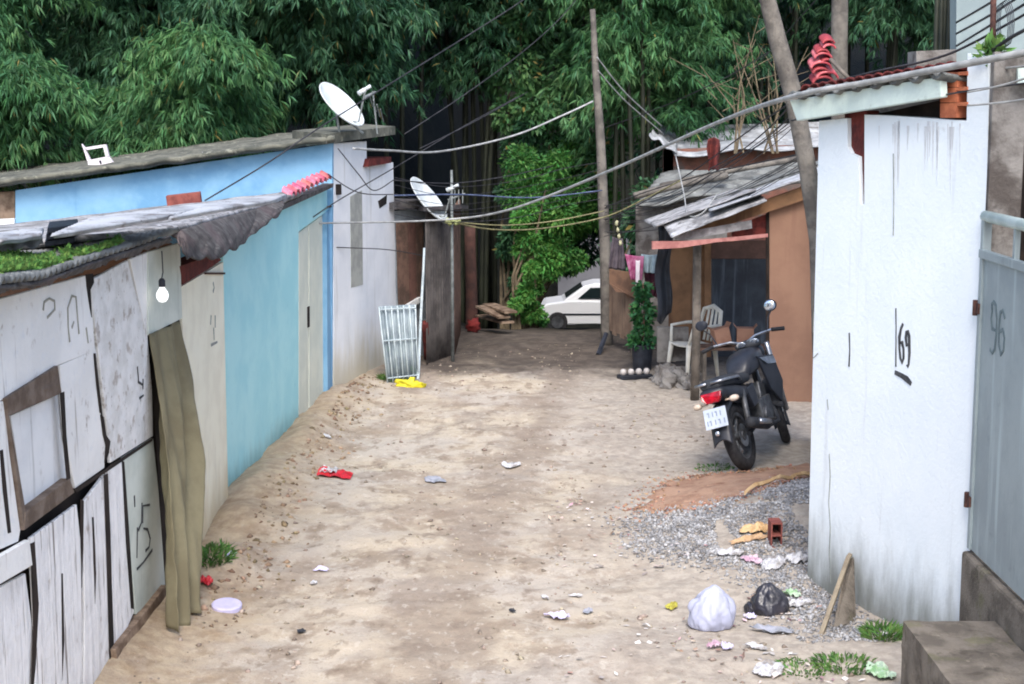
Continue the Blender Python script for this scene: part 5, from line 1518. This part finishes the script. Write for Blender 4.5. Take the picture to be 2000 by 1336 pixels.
kp = vnoise(gx * 1.7, gy * 1.1, 21) > .42
gx, gy = gx[kp], gy[kp]
lx = np.interp(gy, [5, 8, 10.7, 13, 17.6, 20], [-3.3, -2.5, -2.0, -2.1, -1.9, -1.6]); kp = gx > lx + .12; gx, gy = gx[kp], gy[kp]
R_ = .005 + .020 * rng.random(len(gx)) ** 3
stones('gravel', np.stack([gx, gy, gz(gx, gy) + R_ * .2], -1), R_, m_peb, 'small stones and crumbs of earth strewn over the whole lane')
n = 650
gy = rng.uniform(9.5, 18.5, n); lx = np.interp(gy, [8, 10.7, 13, 17.6, 20], [-2.6, -2.05, -2.15, -1.95, -1.65]); gx = lx + .06 + np.abs(rng.normal(size=n)) * .22
R_ = .006 + .026 * rng.random(n) ** 3
stones('gravel', np.stack([gx, gy, gz(gx, gy) + R_ * .2], -1), R_, mat('earth clods', lin(162, 142, 116), lin(118, 98, 80), s=3, r=.95, bump=.2, island=.35), 'brown clods of earth along the foot of the left walls')

m_flake = mat('litter flakes', lin(206, 202, 200), lin(150, 122, 104), s=2.5, r=.8, bump=0, island=.5, stains=[(lin(176, 128, 140), 3, .55, .62, .8)])
n = 700
gx = rng.uniform(.3, 2.3, n); gy = rng.uniform(8.2, 13, n); kp = (vnoise(gx * 2.2, gy * 1.6, 31) > .45) & (gx < np.interp(gy, [9.1, 10.9, 14], [2.2, 1.95, 1.95]))
gx, gy = gx[kp], gy[kp]; n = len(gx)
D = rng.normal(size=(n, 3)); D[:, 2] *= .25; D = unit(D)
tag(leaf_mesh('litter', np.stack([gx, gy, gz(gx, gy) + .012], -1), D, perp(D, np.tile(np.array([[0., 0., 1.]]), (n, 1))), rng.uniform(.02, .07, n), rng.uniform(.006, .022, n), m_flake, None, .05), 'fine flakes of paper and leaf scattered on the right of the lane', 'litter flakes', kind='stuff')

# orange sand spread between the bike and the gravel
sp_poly = [(1236, 1000), (1262, 968), (1300, 942), (1352, 930), (1420, 926), (1500, 918), (1580, 905), (1610, 915), (1600, 930), (1560, 938), (1520, 956), (1450, 974), (1380, 992), (1300, 1008)]
spg = [on_ground(x, y) for x, y in sp_poly]
cen = Vector((sum(p.x for p in spg) / len(spg), sum(p.y for p in spg) / len(spg), 0))
b_ = B()
ring_n = 90
def ringpt(t):
    k = t * len(spg); i = int(k) % len(spg); return spg[i].lerp(spg[(i + 1) % len(spg)], k - int(k))
def sfn(u, v):
    p = ringpt(u % 1.0) if u < 1 else ringpt(0)
    k = 1 + .16 * noise.noise(Vector((p.x * 5, p.y * 5, 1))) + .10 * noise.noise(Vector((p.x * 17, p.y * 17, 5)))
    x = cen.x + (p.x - cen.x) * v * k; y = cen.y + (p.y - cen.y) * v * k
    h = .028 * (1 - v ** 3) + .012 * noise.noise(Vector((x * 9, y * 9, 2))) - .02 * (v > .97)
    return Vector((x, y, gzf(x, y) + h))
b_.grid(sfn, 120, 16)
tag(b_.build('sand', mat('orange sand', lin(168, 137, 116), lin(149, 117, 98), s=5, r=.95, bump=.6, bs=40, stains=[(lin(122, 84, 64), 9, .6, .7, .7), (lin(206, 168, 140), 14, .58, .7, .5)]), None, smooth=True), 'patch of orange sand spread beneath the motorcycle', 'sand', kind='stuff')
n = 1500
t = rng.random(n); q = np.array([tuple(ringpt(a)) for a in t]); k = 1 + rng.normal(size=n) * .16
gx = cen.x + (q[:, 0] - cen.x) * k; gy = cen.y + (q[:, 1] - cen.y) * k
kp = gx < 2.6; gx, gy = gx[kp], gy[kp]; R_ = .004 + .014 * rng.random(len(gx)) ** 2
stones('sand_crumbs', np.stack([gx, gy, gz(gx, gy) + R_ * .2 + .012 * (k[kp] < 1)], -1), R_, mat('orange sand crumbs', lin(176, 138, 114), lin(140, 108, 90), s=3, r=.95, bump=0, island=.3), 'loose crumbs of orange sand around the edge of the sand patch')
b_ = B(); a0, a1 = on_ground(1455, 975), on_ground(1590, 930)
def edg(u, v):
    p = a0.lerp(a1, u) + Vector((0, .03 * math.sin(u * 11) + .04 * v, 0)); p.z = gzf(p.x, p.y) + .035 + .025 * v + .014 * math.sin(u * 17); return p
b_.grid(edg, 30, 2); b_.thing('splintered_lath', m_cardlit, 'splintered pale lath along the edge of the orange sand', 'lath', solid=.012)

# weeds
m_weed = mat('weed green', lin(104, 142, 74), lin(78, 112, 56), s=7, r=.8, bump=0, island=.4, trans=.3)
def weed(px, py, rad, h, n, label):
    c = on_ground(px, py); a = rng.random(n) * 2 * pi; r_ = np.sqrt(rng.random(n)) * rad
    x = c.x + r_ * np.cos(a); y = c.y + r_ * np.sin(a)
    P = np.stack([x, y, gz(x, y) - .005], -1)
    D = np.stack([np.cos(a) * .6 + rng.normal(size=n) * .35, np.sin(a) * .6 + rng.normal(size=n) * .35, rng.uniform(.5, 1.3, n)], -1); D = unit(D)
    o = leaf_mesh('weed_tuft', P, D, perp(D), rng.uniform(.4, 1, n) * h, rng.uniform(.004, .009, n), m_weed, None, .25)
    tag(o, label, 'weeds', 'tufts of weeds')
weed(410, 1090, .16, .12, 420, 'bushy weed tuft at the foot of the cream wall')
weed(1648, 1300, .17, .09, 260, 'low sparse weeds near the concrete step, farther from the wall')
weed(1725, 1240, .13, .13, 260, 'taller weeds growing between the white wall and the step')
weed(1562, 1310, .14, .06, 160, 'flat thin weeds left of the step in the lower right')
weed(770, 742, .18, .12, 260, 'weeds growing at the foot of the leaning gate')
weed(1395, 915, .18, .05, 200, 'thin flat weeds under the motorcycle')
c = PI_.at(1938, 108, -.05); n = 160
D = rng.normal(size=(n, 3)); D[:, 2] = np.abs(D[:, 2]); D = unit(D)
P = np.tile(np.array(c), (n, 1)) + rng.normal(size=(n, 3)) * .03
tag(leaf_mesh('weed_tuft', P, D, perp(D), rng.uniform(.05, .12, n), rng.uniform(.01, .02, n), m_weed), 'small green plant growing on top of the white column', 'weeds', 'tufts of weeds')

# ================================================================ overhead wires
m_wg = mat('grey cable sheath', lin(168, 170, 170), lin(140, 142, 142), s=8, r=.6)
m_wd = mat('dark cable sheath', lin(58, 58, 62), lin(40, 40, 44), s=8, r=.6)
m_wy = mat('yellowed cable sheath', lin(146, 142, 104), lin(116, 112, 84), s=8, r=.6)
m_wb = mat('bluish cable sheath', lin(96, 108, 138), lin(72, 82, 110), s=8, r=.6)
def wire(pts, r, m, label, group='overhead wires', n=7, sub=8):
    P3 = [V(x, y, Y) for x, y, Y in pts]
    o = []
    for i in range(len(P3) - 1):
        p0 = P3[max(i - 1, 0)]; p1 = P3[i]; p2 = P3[i + 1]; p3 = P3[min(i + 2, len(P3) - 1)]
        for k in range(sub):
            t = k / sub
            o.append(.5 * ((2 * p1) + (p2 - p0) * t + (2 * p0 - 5 * p1 + 4 * p2 - p3) * t * t + (3 * p1 - p0 - 3 * p2 + p3) * t ** 3))
    o.append(P3[-1])
    rr = r if not isinstance(r, (list, tuple)) else [r[0] + (r[1] - r[0]) * i / (len(o) - 1) for i in range(len(o))]
    B().tube(o, rr, n).thing('cable', m, label, 'cable', group, smooth=True)
wire([(-40, 475, 10.5), (120, 458, 12), (360, 438, 15), (620, 436, 17.3), (870, 429, 19), (1000, 408, 18), (1180, 338, 16), (1400, 240, 13), (1550, 188, 10.6), (1700, 160, 9.9), (1900, 122, 9.0), (2060, 92, 8.6)], [.006, .023], m_wg, 'thickest pale grey cable sweeping from the left roofs up to the mint fascia')
wire([(690, 290, 17), (760, 294, 18), (860, 296, 19.5), (1000, 266, 20.5), (1100, 225, 21), (1158, 198, 21.2)], .013, m_wg, 'grey cable sagging from the white house front to the slender pole')
wire([(1166, 112, 21.2), (1220, 180, 22), (1292, 246, 23.5)], .010, m_wg, 'upper of two wires from the slender pole down to the zinc roof')
wire([(1168, 138, 21.2), (1220, 196, 22), (1296, 262, 23.5)], .009, m_wg, 'lower of two wires from the slender pole down to the zinc roof')
wire([(876, 432, 19.9), (960, 448, 20.4), (1060, 446, 20.8), (1180, 424, 21.1), (1260, 388, 20.6), (1330, 352, 20)], .010, m_wy, 'yellowed cable from the taped knot past the slender pole')
wire([(876, 432, 19.9), (980, 440, 20.4), (1080, 432, 20.8), (1180, 412, 21.1)], .008, m_wy, 'thin yellowed wire from the taped knot to the slender pole')
wire([(770, 382, 18.3), (900, 380, 19.5), (1040, 386, 20.5), (1176, 372, 21.1)], .009, m_wb, 'bluish wire running level across the dark gap to the slender pole')
wire([(770, 352, 18.3), (880, 358, 19.5), (980, 346, 20), (1080, 324, 21)], .007, m_wd, 'thin dark wire sagging across the gap above the smaller dish')
wire([(400, 392, 15.5), (520, 320, 16), (620, 252, 16.6), (760, 165, 18), (900, 78, 20), (1010, 8, 21), (1060, -30, 22)], .008, m_wd, 'dark wire climbing steeply over the blue flank into the bamboo')
wire([(560, 480, 17), (680, 484, 18), (760, 488, 18.4), (830, 500, 19.3)], .006, m_wd, 'thin wire strung low across the pale door and white front')
wire([(480, 500, 15.4), (540, 470, 16), (600, 432, 16.8), (660, 392, 17), (780, 322, 19), (900, 250, 20), (1010, 190, 21)], .007, m_wd, 'dark wire rising from the turquoise gable across the white front')
wire([(640, 340, 16.9), (700, 376, 17.2), (768, 380, 18.2)], .006, m_wd, 'short dark wire drooping over the white front')
wire([(660, 290, 16.9), (700, 340, 17.1), (730, 372, 17.5), (768, 352, 18.2)], .006, m_wd, 'dark wire looping down the white front from the eave')
wire([(790, 262, 19), (900, 190, 20), (1010, 110, 21), (1090, 40, 22), (1140, -20, 22)], .007, m_wd, 'dark wire rising from the red capping into the bamboo crown')
wire([(820, 290, 19), (930, 236, 20), (1030, 180, 21)], .006, m_wd, 'short dark wire crossing the black gap under the bamboo')
wire([(1182, 430, 21.1), (1250, 398, 20.8), (1360, 330, 20), (1470, 250, 17), (1545, 200, 13.6)], .008, m_wd, 'dark wire from the slender pole up to the leaning pole')
wire([(1184, 404, 21.1), (1270, 372, 20.6), (1380, 340, 20), (1480, 318, 18), (1570, 300, 13.7)], .008, m_wd, 'dark wire running low from the slender pole to the leaning pole')
wire([(1180, 250, 21.2), (1290, 210, 20), (1420, 150, 17), (1520, 90, 13.7)], .006, m_wd, 'faint dark wire high between the slender pole and the leaning pole')
wire([(1450, 160, 20), (1540, 60, 19), (1620, -30, 18)], .006, m_wd, 'faint dark wire behind the leaning pole')
wire([(1386, 330, 18.5), (1440, 300, 17), (1500, 252, 15), (1552, 196, 13.5)], .007, m_wd, 'dark slack wire above the plywood shop roof')
wire([(1320, 306, 20), (1336, 380, 19), (1344, 420, 17.5), (1372, 416, 17.3), (1400, 380, 17.6)], .008, m_wg, 'pale slack wire looping over the patched tin roof')
wire([(1546, 236, 11.0), (1640, 212, 10.4), (1780, 196, 9.8), (1900, 176, 9.0), (2040, 158, 8.5)], .006, m_wd, 'dark wire lying along the mint fascia')
wire([(1560, 178, 11.0), (1700, 142, 10.2), (1820, 116, 9.8), (1900, 84, 9.6), (2040, 6, 9)], .008, m_wd, 'dark wire rising off the mint roof to the top right corner')
wire([(1600, 172, 11.0), (1740, 146, 10.2), (1880, 140, 9.5), (2040, 126, 8.6)], .007, m_wg, 'grey wire passing behind the white column')
wire([(1890, 180, 8.95), (1960, 166, 8.7), (2040, 140, 8.4)], .006, m_wg, 'pale upper wire across the grey pillar')
wire([(1890, 206, 8.95), (1960, 200, 8.7), (2040, 188, 8.4)], .006, m_wg, 'pale lower wire across the grey pillar')
wire([(1868, 90, 13.4), (1940, 46, 11), (2040, -16, 9)], .009, m_wd, 'lowest of three heavy dark wires before the pale building')
wire([(1868, 66, 13.4), (1940, 26, 11), (2040, -40, 9)], .009, m_wd, 'middle of three heavy dark wires before the pale building')
wire([(1868, 44, 13.4), (1940, 2, 11), (2000, -40, 9.4)], .009, m_wd, 'uppermost of three heavy dark wires before the pale building')
wire([(1936, 100, 9.1), (1980, 70, 8.9), (2040, 40, 8.6)], .011, m_wd, 'short heavy dark wire leaving the rusty pole to the right')

random.seed(19)
for k in range(12):
    y0 = 372 + random.random() * 90; y1 = 190 + random.random() * 150
    mid = (y0 + y1) / 2 + 10 + 25 * random.random()
    wire([(1178 + random.random() * 8, y0, 21.15), (1290, y0 * .68 + mid * .32 + 6, 20.6), (1400, mid, 19), (1500, mid * .45 + y1 * .55, 16), (1562 + 12 * (y1 - 190) / 150, y1, 13.75)], .0035 + .003 * random.random(), (m_wd, m_wd, m_wg, m_wd)[k % 4] if k % 4 != 2 else m_wd, 'thin dark wire in the tangle between the slender pole and the leaning pole', 'thin wires of the tangle', 5)
for k in range(6):
    y0 = 345 + 14 * k + random.random() * 8
    wire([(772, y0, 18.4), (880, y0 + 14 + 10 * random.random(), 19.4), (1010, y0 + 6, 20.4), (1100, y0 - 12 - 8 * random.random(), 20.9), (1172, y0 - 30, 21.2)], .0035 + .0025 * random.random(), m_wd, 'thin dark wire of the bundle strung from the white front across the dark gap', 'thin wires across the dark gap', 5)
# ================================================================ bamboo
m_leafA = mat('bamboo leaf deep', lin(70, 110, 78), lin(47, 86, 62), s=.7, r=.55, bump=0, island=.42, trans=.30, lohi=(.4, .6), spec=.3, yellow=.018)
m_leafB = mat('bamboo leaf fresh', lin(90, 134, 83), lin(64, 110, 71), s=.7, r=.55, bump=0, island=.42, trans=.34, lohi=(.4, .6), spec=.3, yellow=.015)
m_leafC = mat('bush leaf bright', lin(94, 150, 72), lin(64, 114, 58), s=.8, r=.55, bump=0, island=.35, trans=.36, lohi=(.4, .6))
m_culm = mat('bamboo culm', lin(46, 50, 38), lin(32, 36, 29), s=3, r=.6, bump=.1, streak=(lin(34, 36, 30), 8, .5, .7, .7))
m_dead = mat('dry twig', lin(120, 108, 88), lin(92, 82, 68), s=6, r=.9)

TUFT = 8
def plume_leaves(nodes, axis, rad, m_per, leaf=(.13, .25)):
    """nodes (k,3) on the branches, axis (k,3) hanging direction -> fans of narrow leaves"""
    k = len(nodes)
    P = np.repeat(nodes, m_per, 0) + rng.normal(size=(k * m_per, 3)) * rad
    ax = np.repeat(axis, m_per, 0)
    n = len(P)
    P = np.repeat(P, TUFT, 0); ax = np.repeat(ax + rng.normal(size=(n, 3)) * .35, TUFT, 0)
    D = unit(ax + rng.normal(size=(n * TUFT, 3)) * .42)
    S = perp(D)
    S[:, 2] *= .5; S = unit(S)
    L_ = rng.uniform(*leaf, n * TUFT)
    return P, D, S, L_, L_ * rng.uniform(.055, .085, n * TUFT)

def bamboo(x, y, h, spread, nc, seed, label, m=m_leafA, group='bamboo clumps', lo=.22, az=None, per=4, leaf=(.13, .25), blen=(.5, 1.25), ncul=5, step=15):
    global rng
    rng = np.random.default_rng(seed); random.seed(seed)
    z0 = gzf(x, y) - .1
    t_ = thing('bamboo', label, 'bamboo', (x, y, z0), group)
    nodes = []; axes = []
    for c in range(nc):
        a = rng.random() * 2 * pi if az is None else az + rng.normal() * .9
        R_ = spread * rng.uniform(.35, 1.1); hh = h * rng.uniform(.75, 1.08)
        bx, by = x + rng.normal() * .25, y + rng.normal() * .25
        T = np.linspace(0, 1, 22)
        rad_ = R_ * T ** 2.1; zz = z0 + hh * np.sin(T * pi * .62) 
        cx, cy = bx + rad_ * math.cos(a), by + rad_ * math.sin(a)
        if c < ncul:
            B().tube([Vector((cx[i], cy[i], zz[i])) for i in range(0, 20)], [.045 * (1 - .9 * T[i]) + .004 for i in range(0, 20)], 6).build('culm', m_culm, t_, smooth=True)
        for s in range(step):
            t = lo + (1 - lo) * (s + rng.random()) / step
            i = t * 21; i0 = min(int(i), 20); f = i - i0
            p = np.array([cx[i0] + (cx[i0 + 1] - cx[i0]) * f, cy[i0] + (cy[i0 + 1] - cy[i0]) * f, zz[i0] + (zz[i0 + 1] - zz[i0]) * f])
            for b in range(3):
                ba = rng.random() * 2 * pi; bl = rng.uniform(*blen) * (1.15 - .5 * t)
                d = np.array([math.cos(ba) + .6 * math.cos(a), math.sin(ba) + .6 * math.sin(a), .15]); d /= np.linalg.norm(d)
                for q in np.linspace(.25, 1, 5):
                    nodes.append(p + d * bl * q + np.array([0, 0, -.55 * bl * q * q]))
                    axes.append(d * .55 + np.array([0, 0, -.75 - .4 * q]))
    P, D, S, L_, W = plume_leaves(np.array(nodes), np.array(axes), .09, per if isinstance(per, int) else 1, leaf)
    leaf_mesh('crown', P, D, S, L_, W, m, t_)
    return t_

# y is distance down the lane, x across it
clumps = [
    (-7.9, 22.3, 5.6, 2.0, 10, 'pale fresh bamboo plume arching in at the left picture edge, upper', m_leafB, .30),
    (-7.2, 20.6, 3.9, 1.5, 8, 'low fresh bamboo leaning over the roof at the left picture edge', m_leafB, .45),
    (-5.6, 23.4, 6.6, 2.2, 10, 'deep green bamboo behind the broken chair', m_leafA, .25),
    (-4.7, 21.4, 4.0, 1.5, 8, 'low bushy bamboo sprays over the white bar on the roof', m_leafB, .45),
    (-3.9, 24.2, 7.0, 2.2, 11, 'tall dark bamboo behind the middle of the old roof', m_leafA, .28),
    (-2.8, 23.6, 6.2, 1.7, 10, 'dark bamboo behind the larger satellite dish', m_leafA, .34),
    (-2.2, 25.4, 7.6, 2.2, 11, 'tall bamboo overhanging the black gap', m_leafA, .52),
    (-.9, 26.8, 8.4, 2.3, 12, 'tallest bamboo arching over the lane at the black gap', m_leafA, .56),
    (-.55, 26.2, 8.4, 2.7, 13, 'bamboo curtain hanging over the lane left of the slender pole', m_leafA, .38),
    (2.1, 24.6, 7.6, 1.3, 10, 'drooping bamboo plume just right of the slender pole', m_leafB, .30),
    (2.9, 26.4, 8.0, 2.0, 11, 'broad bamboo plume above the zinc roof', m_leafA, .30),
    (4.6, 27.5, 8.2, 2.2, 11, 'bright topped bamboo behind the leaning pole', m_leafB, .42),
    (6.3, 27.0, 8.0, 2.2, 11, 'dark bamboo behind the straight trunk like pole', m_leafA, .30),
    (8.0, 26.5, 8.0, 2.2, 11, 'dark bamboo left of the pale building', m_leafA, .28),
    (9.8, 27.2, 8.0, 2.2, 8, 'dark bamboo hidden beside the pale building', m_leafA, .28),
]
for k, (x, y, h, sp_, nc, lab, mm, lo) in enumerate(clumps):
    bamboo(x, y, h, sp_, nc, 100 + k, lab, mm, lo=lo, per=6, leaf=(.10, .20), az=(.25 if x == -.55 else None))
# a second rank up the slope fills the backdrop
back = [(-10.5, 27, 9.5), (-7.8, 28, 10), (-5.2, 29, 10), (-2.8, 30.5, 10.5), (-.5, 32.5, 11.5), (2.9, 31.5, 11.5), (4.2, 31.5, 10.5), (6.8, 32, 10.5), (9.4, 32, 10.5), (12, 31.5, 10.5)]
words_ = ['at the far left', 'behind the broken chair', 'behind the white bar', 'behind the larger dish', 'behind the black gap', 'behind the slender pole', 'behind the zinc roof', 'behind the leaning pole', 'behind the straight pole', 'behind the pale building']
for k, (x, y, h) in enumerate(back):
    bamboo(x, y, h, 2.6, 9, 300 + k, 'tall bamboo of the rear rank up the slope ' + words_[k], m_leafA, group='bamboo clumps of the rear rank', lo=(.52 if -4 < x < 3 else .14), per=4, leaf=(.16, .30), blen=(.8, 1.7), ncul=4, step=13)

# the bright bush at the bend of the lane
def bush(x, y, rx, ry, h, n, seed, label, m, leaf=(.09, .18), lumps=14, name='bush', zlo=.0):
    global rng
    rng = np.random.default_rng(seed)
    z0 = gzf(x, y)
    t_ = thing(name, label, 'bush', (x, y, z0), None)
    c = np.stack([x + rng.normal(size=lumps) * rx * .5, y + rng.normal(size=lumps) * ry * .5, z0 + zlo + rng.random(lumps) * (h - zlo)], -1)
    r_ = rng.uniform(.22, .45, lumps) * min(rx, h / 2) * 1.3
    i = rng.integers(0, lumps, n)
    d = unit(rng.normal(size=(n, 3))); P = c[i] + d * (r_[i] * rng.random(n) ** .35)[:, None]
    P[:, 2] = np.maximum(P[:, 2], z0)
    D = unit(d + rng.normal(size=(n, 3)) * .5 + np.array([0, 0, -.35]))
    L_ = rng.uniform(*leaf, n)
    leaf_mesh('foliage', P, D, perp(D), L_, L_ * rng.uniform(.16, .26, n), m, t_)
    SX = x - rx * .75 if x < .6 or x > 1.6 else .22
    for q in range(5):
        a = c[q]; B().tube([Vector((SX + .03 * q, y, z0 - .05)), Vector((SX, y, z0)).lerp(Vector(a), .5) + Vector((-.1, 0, .1)), Vector(a)], [.03, .022, .01], 6).build('stem', m_dead, t_)
bush(.50, 25.2, .55, .6, 2.8, 15000, 41, 'bright yellow green bush at the bend of the lane', m_leafC, lumps=30, zlo=1.0, leaf=(.05, .10))
bush(1.15, 26.6, .64, .6, 3.2, 15000, 43, 'taller bright bush behind the first one beside the slender pole', m_leafC, lumps=26, zlo=1.75, leaf=(.05, .11))
bush(.20, 24.6, .26, .4, 1.9, 6000, 44, 'narrow green shrub at the foot of the bright bush', m_leafC, lumps=14, leaf=(.05, .10))
bush(2.0, 24.0, .6, .5, 2.2, 3200, 45, 'dim green bush seen between the slender pole and the porch', m_leafA, lumps=12)
bush(.75, 26.0, .85, .6, 5.2, 14000, 47, 'loose hanging greenery joining the bright bush to the bamboo above', m_leafB, lumps=30, zlo=2.7, leaf=(.07, .15))
bush(.05, 25.6, .30, .5, 3.4, 7000, 48, 'dim ragged greenery left of the bright bush', m_leafA, lumps=18, zlo=.6, leaf=(.06, .13))
bush(.95, 27.4, .50, .4, 2.1, 6000, 49, 'dark green bush overhanging the bonnet of the white car', m_leafA, lumps=14, zlo=1.15, leaf=(.06, .13))
bush(.42, 24.9, .16, .3, 2.6, 5000, 50, 'thin hanging green vines at the left of the bright bush', m_leafC, lumps=18, zlo=.2, leaf=(.05, .11))
# dry branches beside the leaning pole
rng = np.random.default_rng(77); random.seed(77)
DS = thing('dead_branches', 'tangle of dry bare branches left of the leaning pole', 'branches', V(1490, 300, 22.5))
for k in range(9):
    p = V(1500 + random.gauss(0, 40), 300, 22.5 + random.random()); q = p + Vector((random.gauss(-.1, .35), random.gauss(0, .3), 1.2 + random.random() * 1.1))
    m_ = p.lerp(q, .5) + Vector((random.gauss(0, .08), 0, 0))
    b_ = B(); b_.tube([p, m_, q], [.016, .012, .004], 5)
    for j in range(5):
        a = p.lerp(q, .35 + .13 * j); b_.tube([a, a + Vector((random.gauss(0, .22), random.gauss(0, .15), .12 + .2 * random.random()))], [.007, .003], 4)
    b_.build('branch', m_dead, DS)
# green canes before the pale building
for k in range(5):
    p = V(1828 + k * 9, 330, 15.5 + .15 * k); p.z = gzf(p.x, p.y)
    q = V(1832 + k * 8, -60, 15.5 + .15 * k)
    B().tube([p, p.lerp(q, .5) + Vector((.03 * math.sin(k * 2), 0, 0)), q], [.03, .028, .024], 8).thing('bamboo_cane', m_culm, 'green upright cane in the row beside the pale building', 'cane', 'canes beside the pale building', smooth=True)
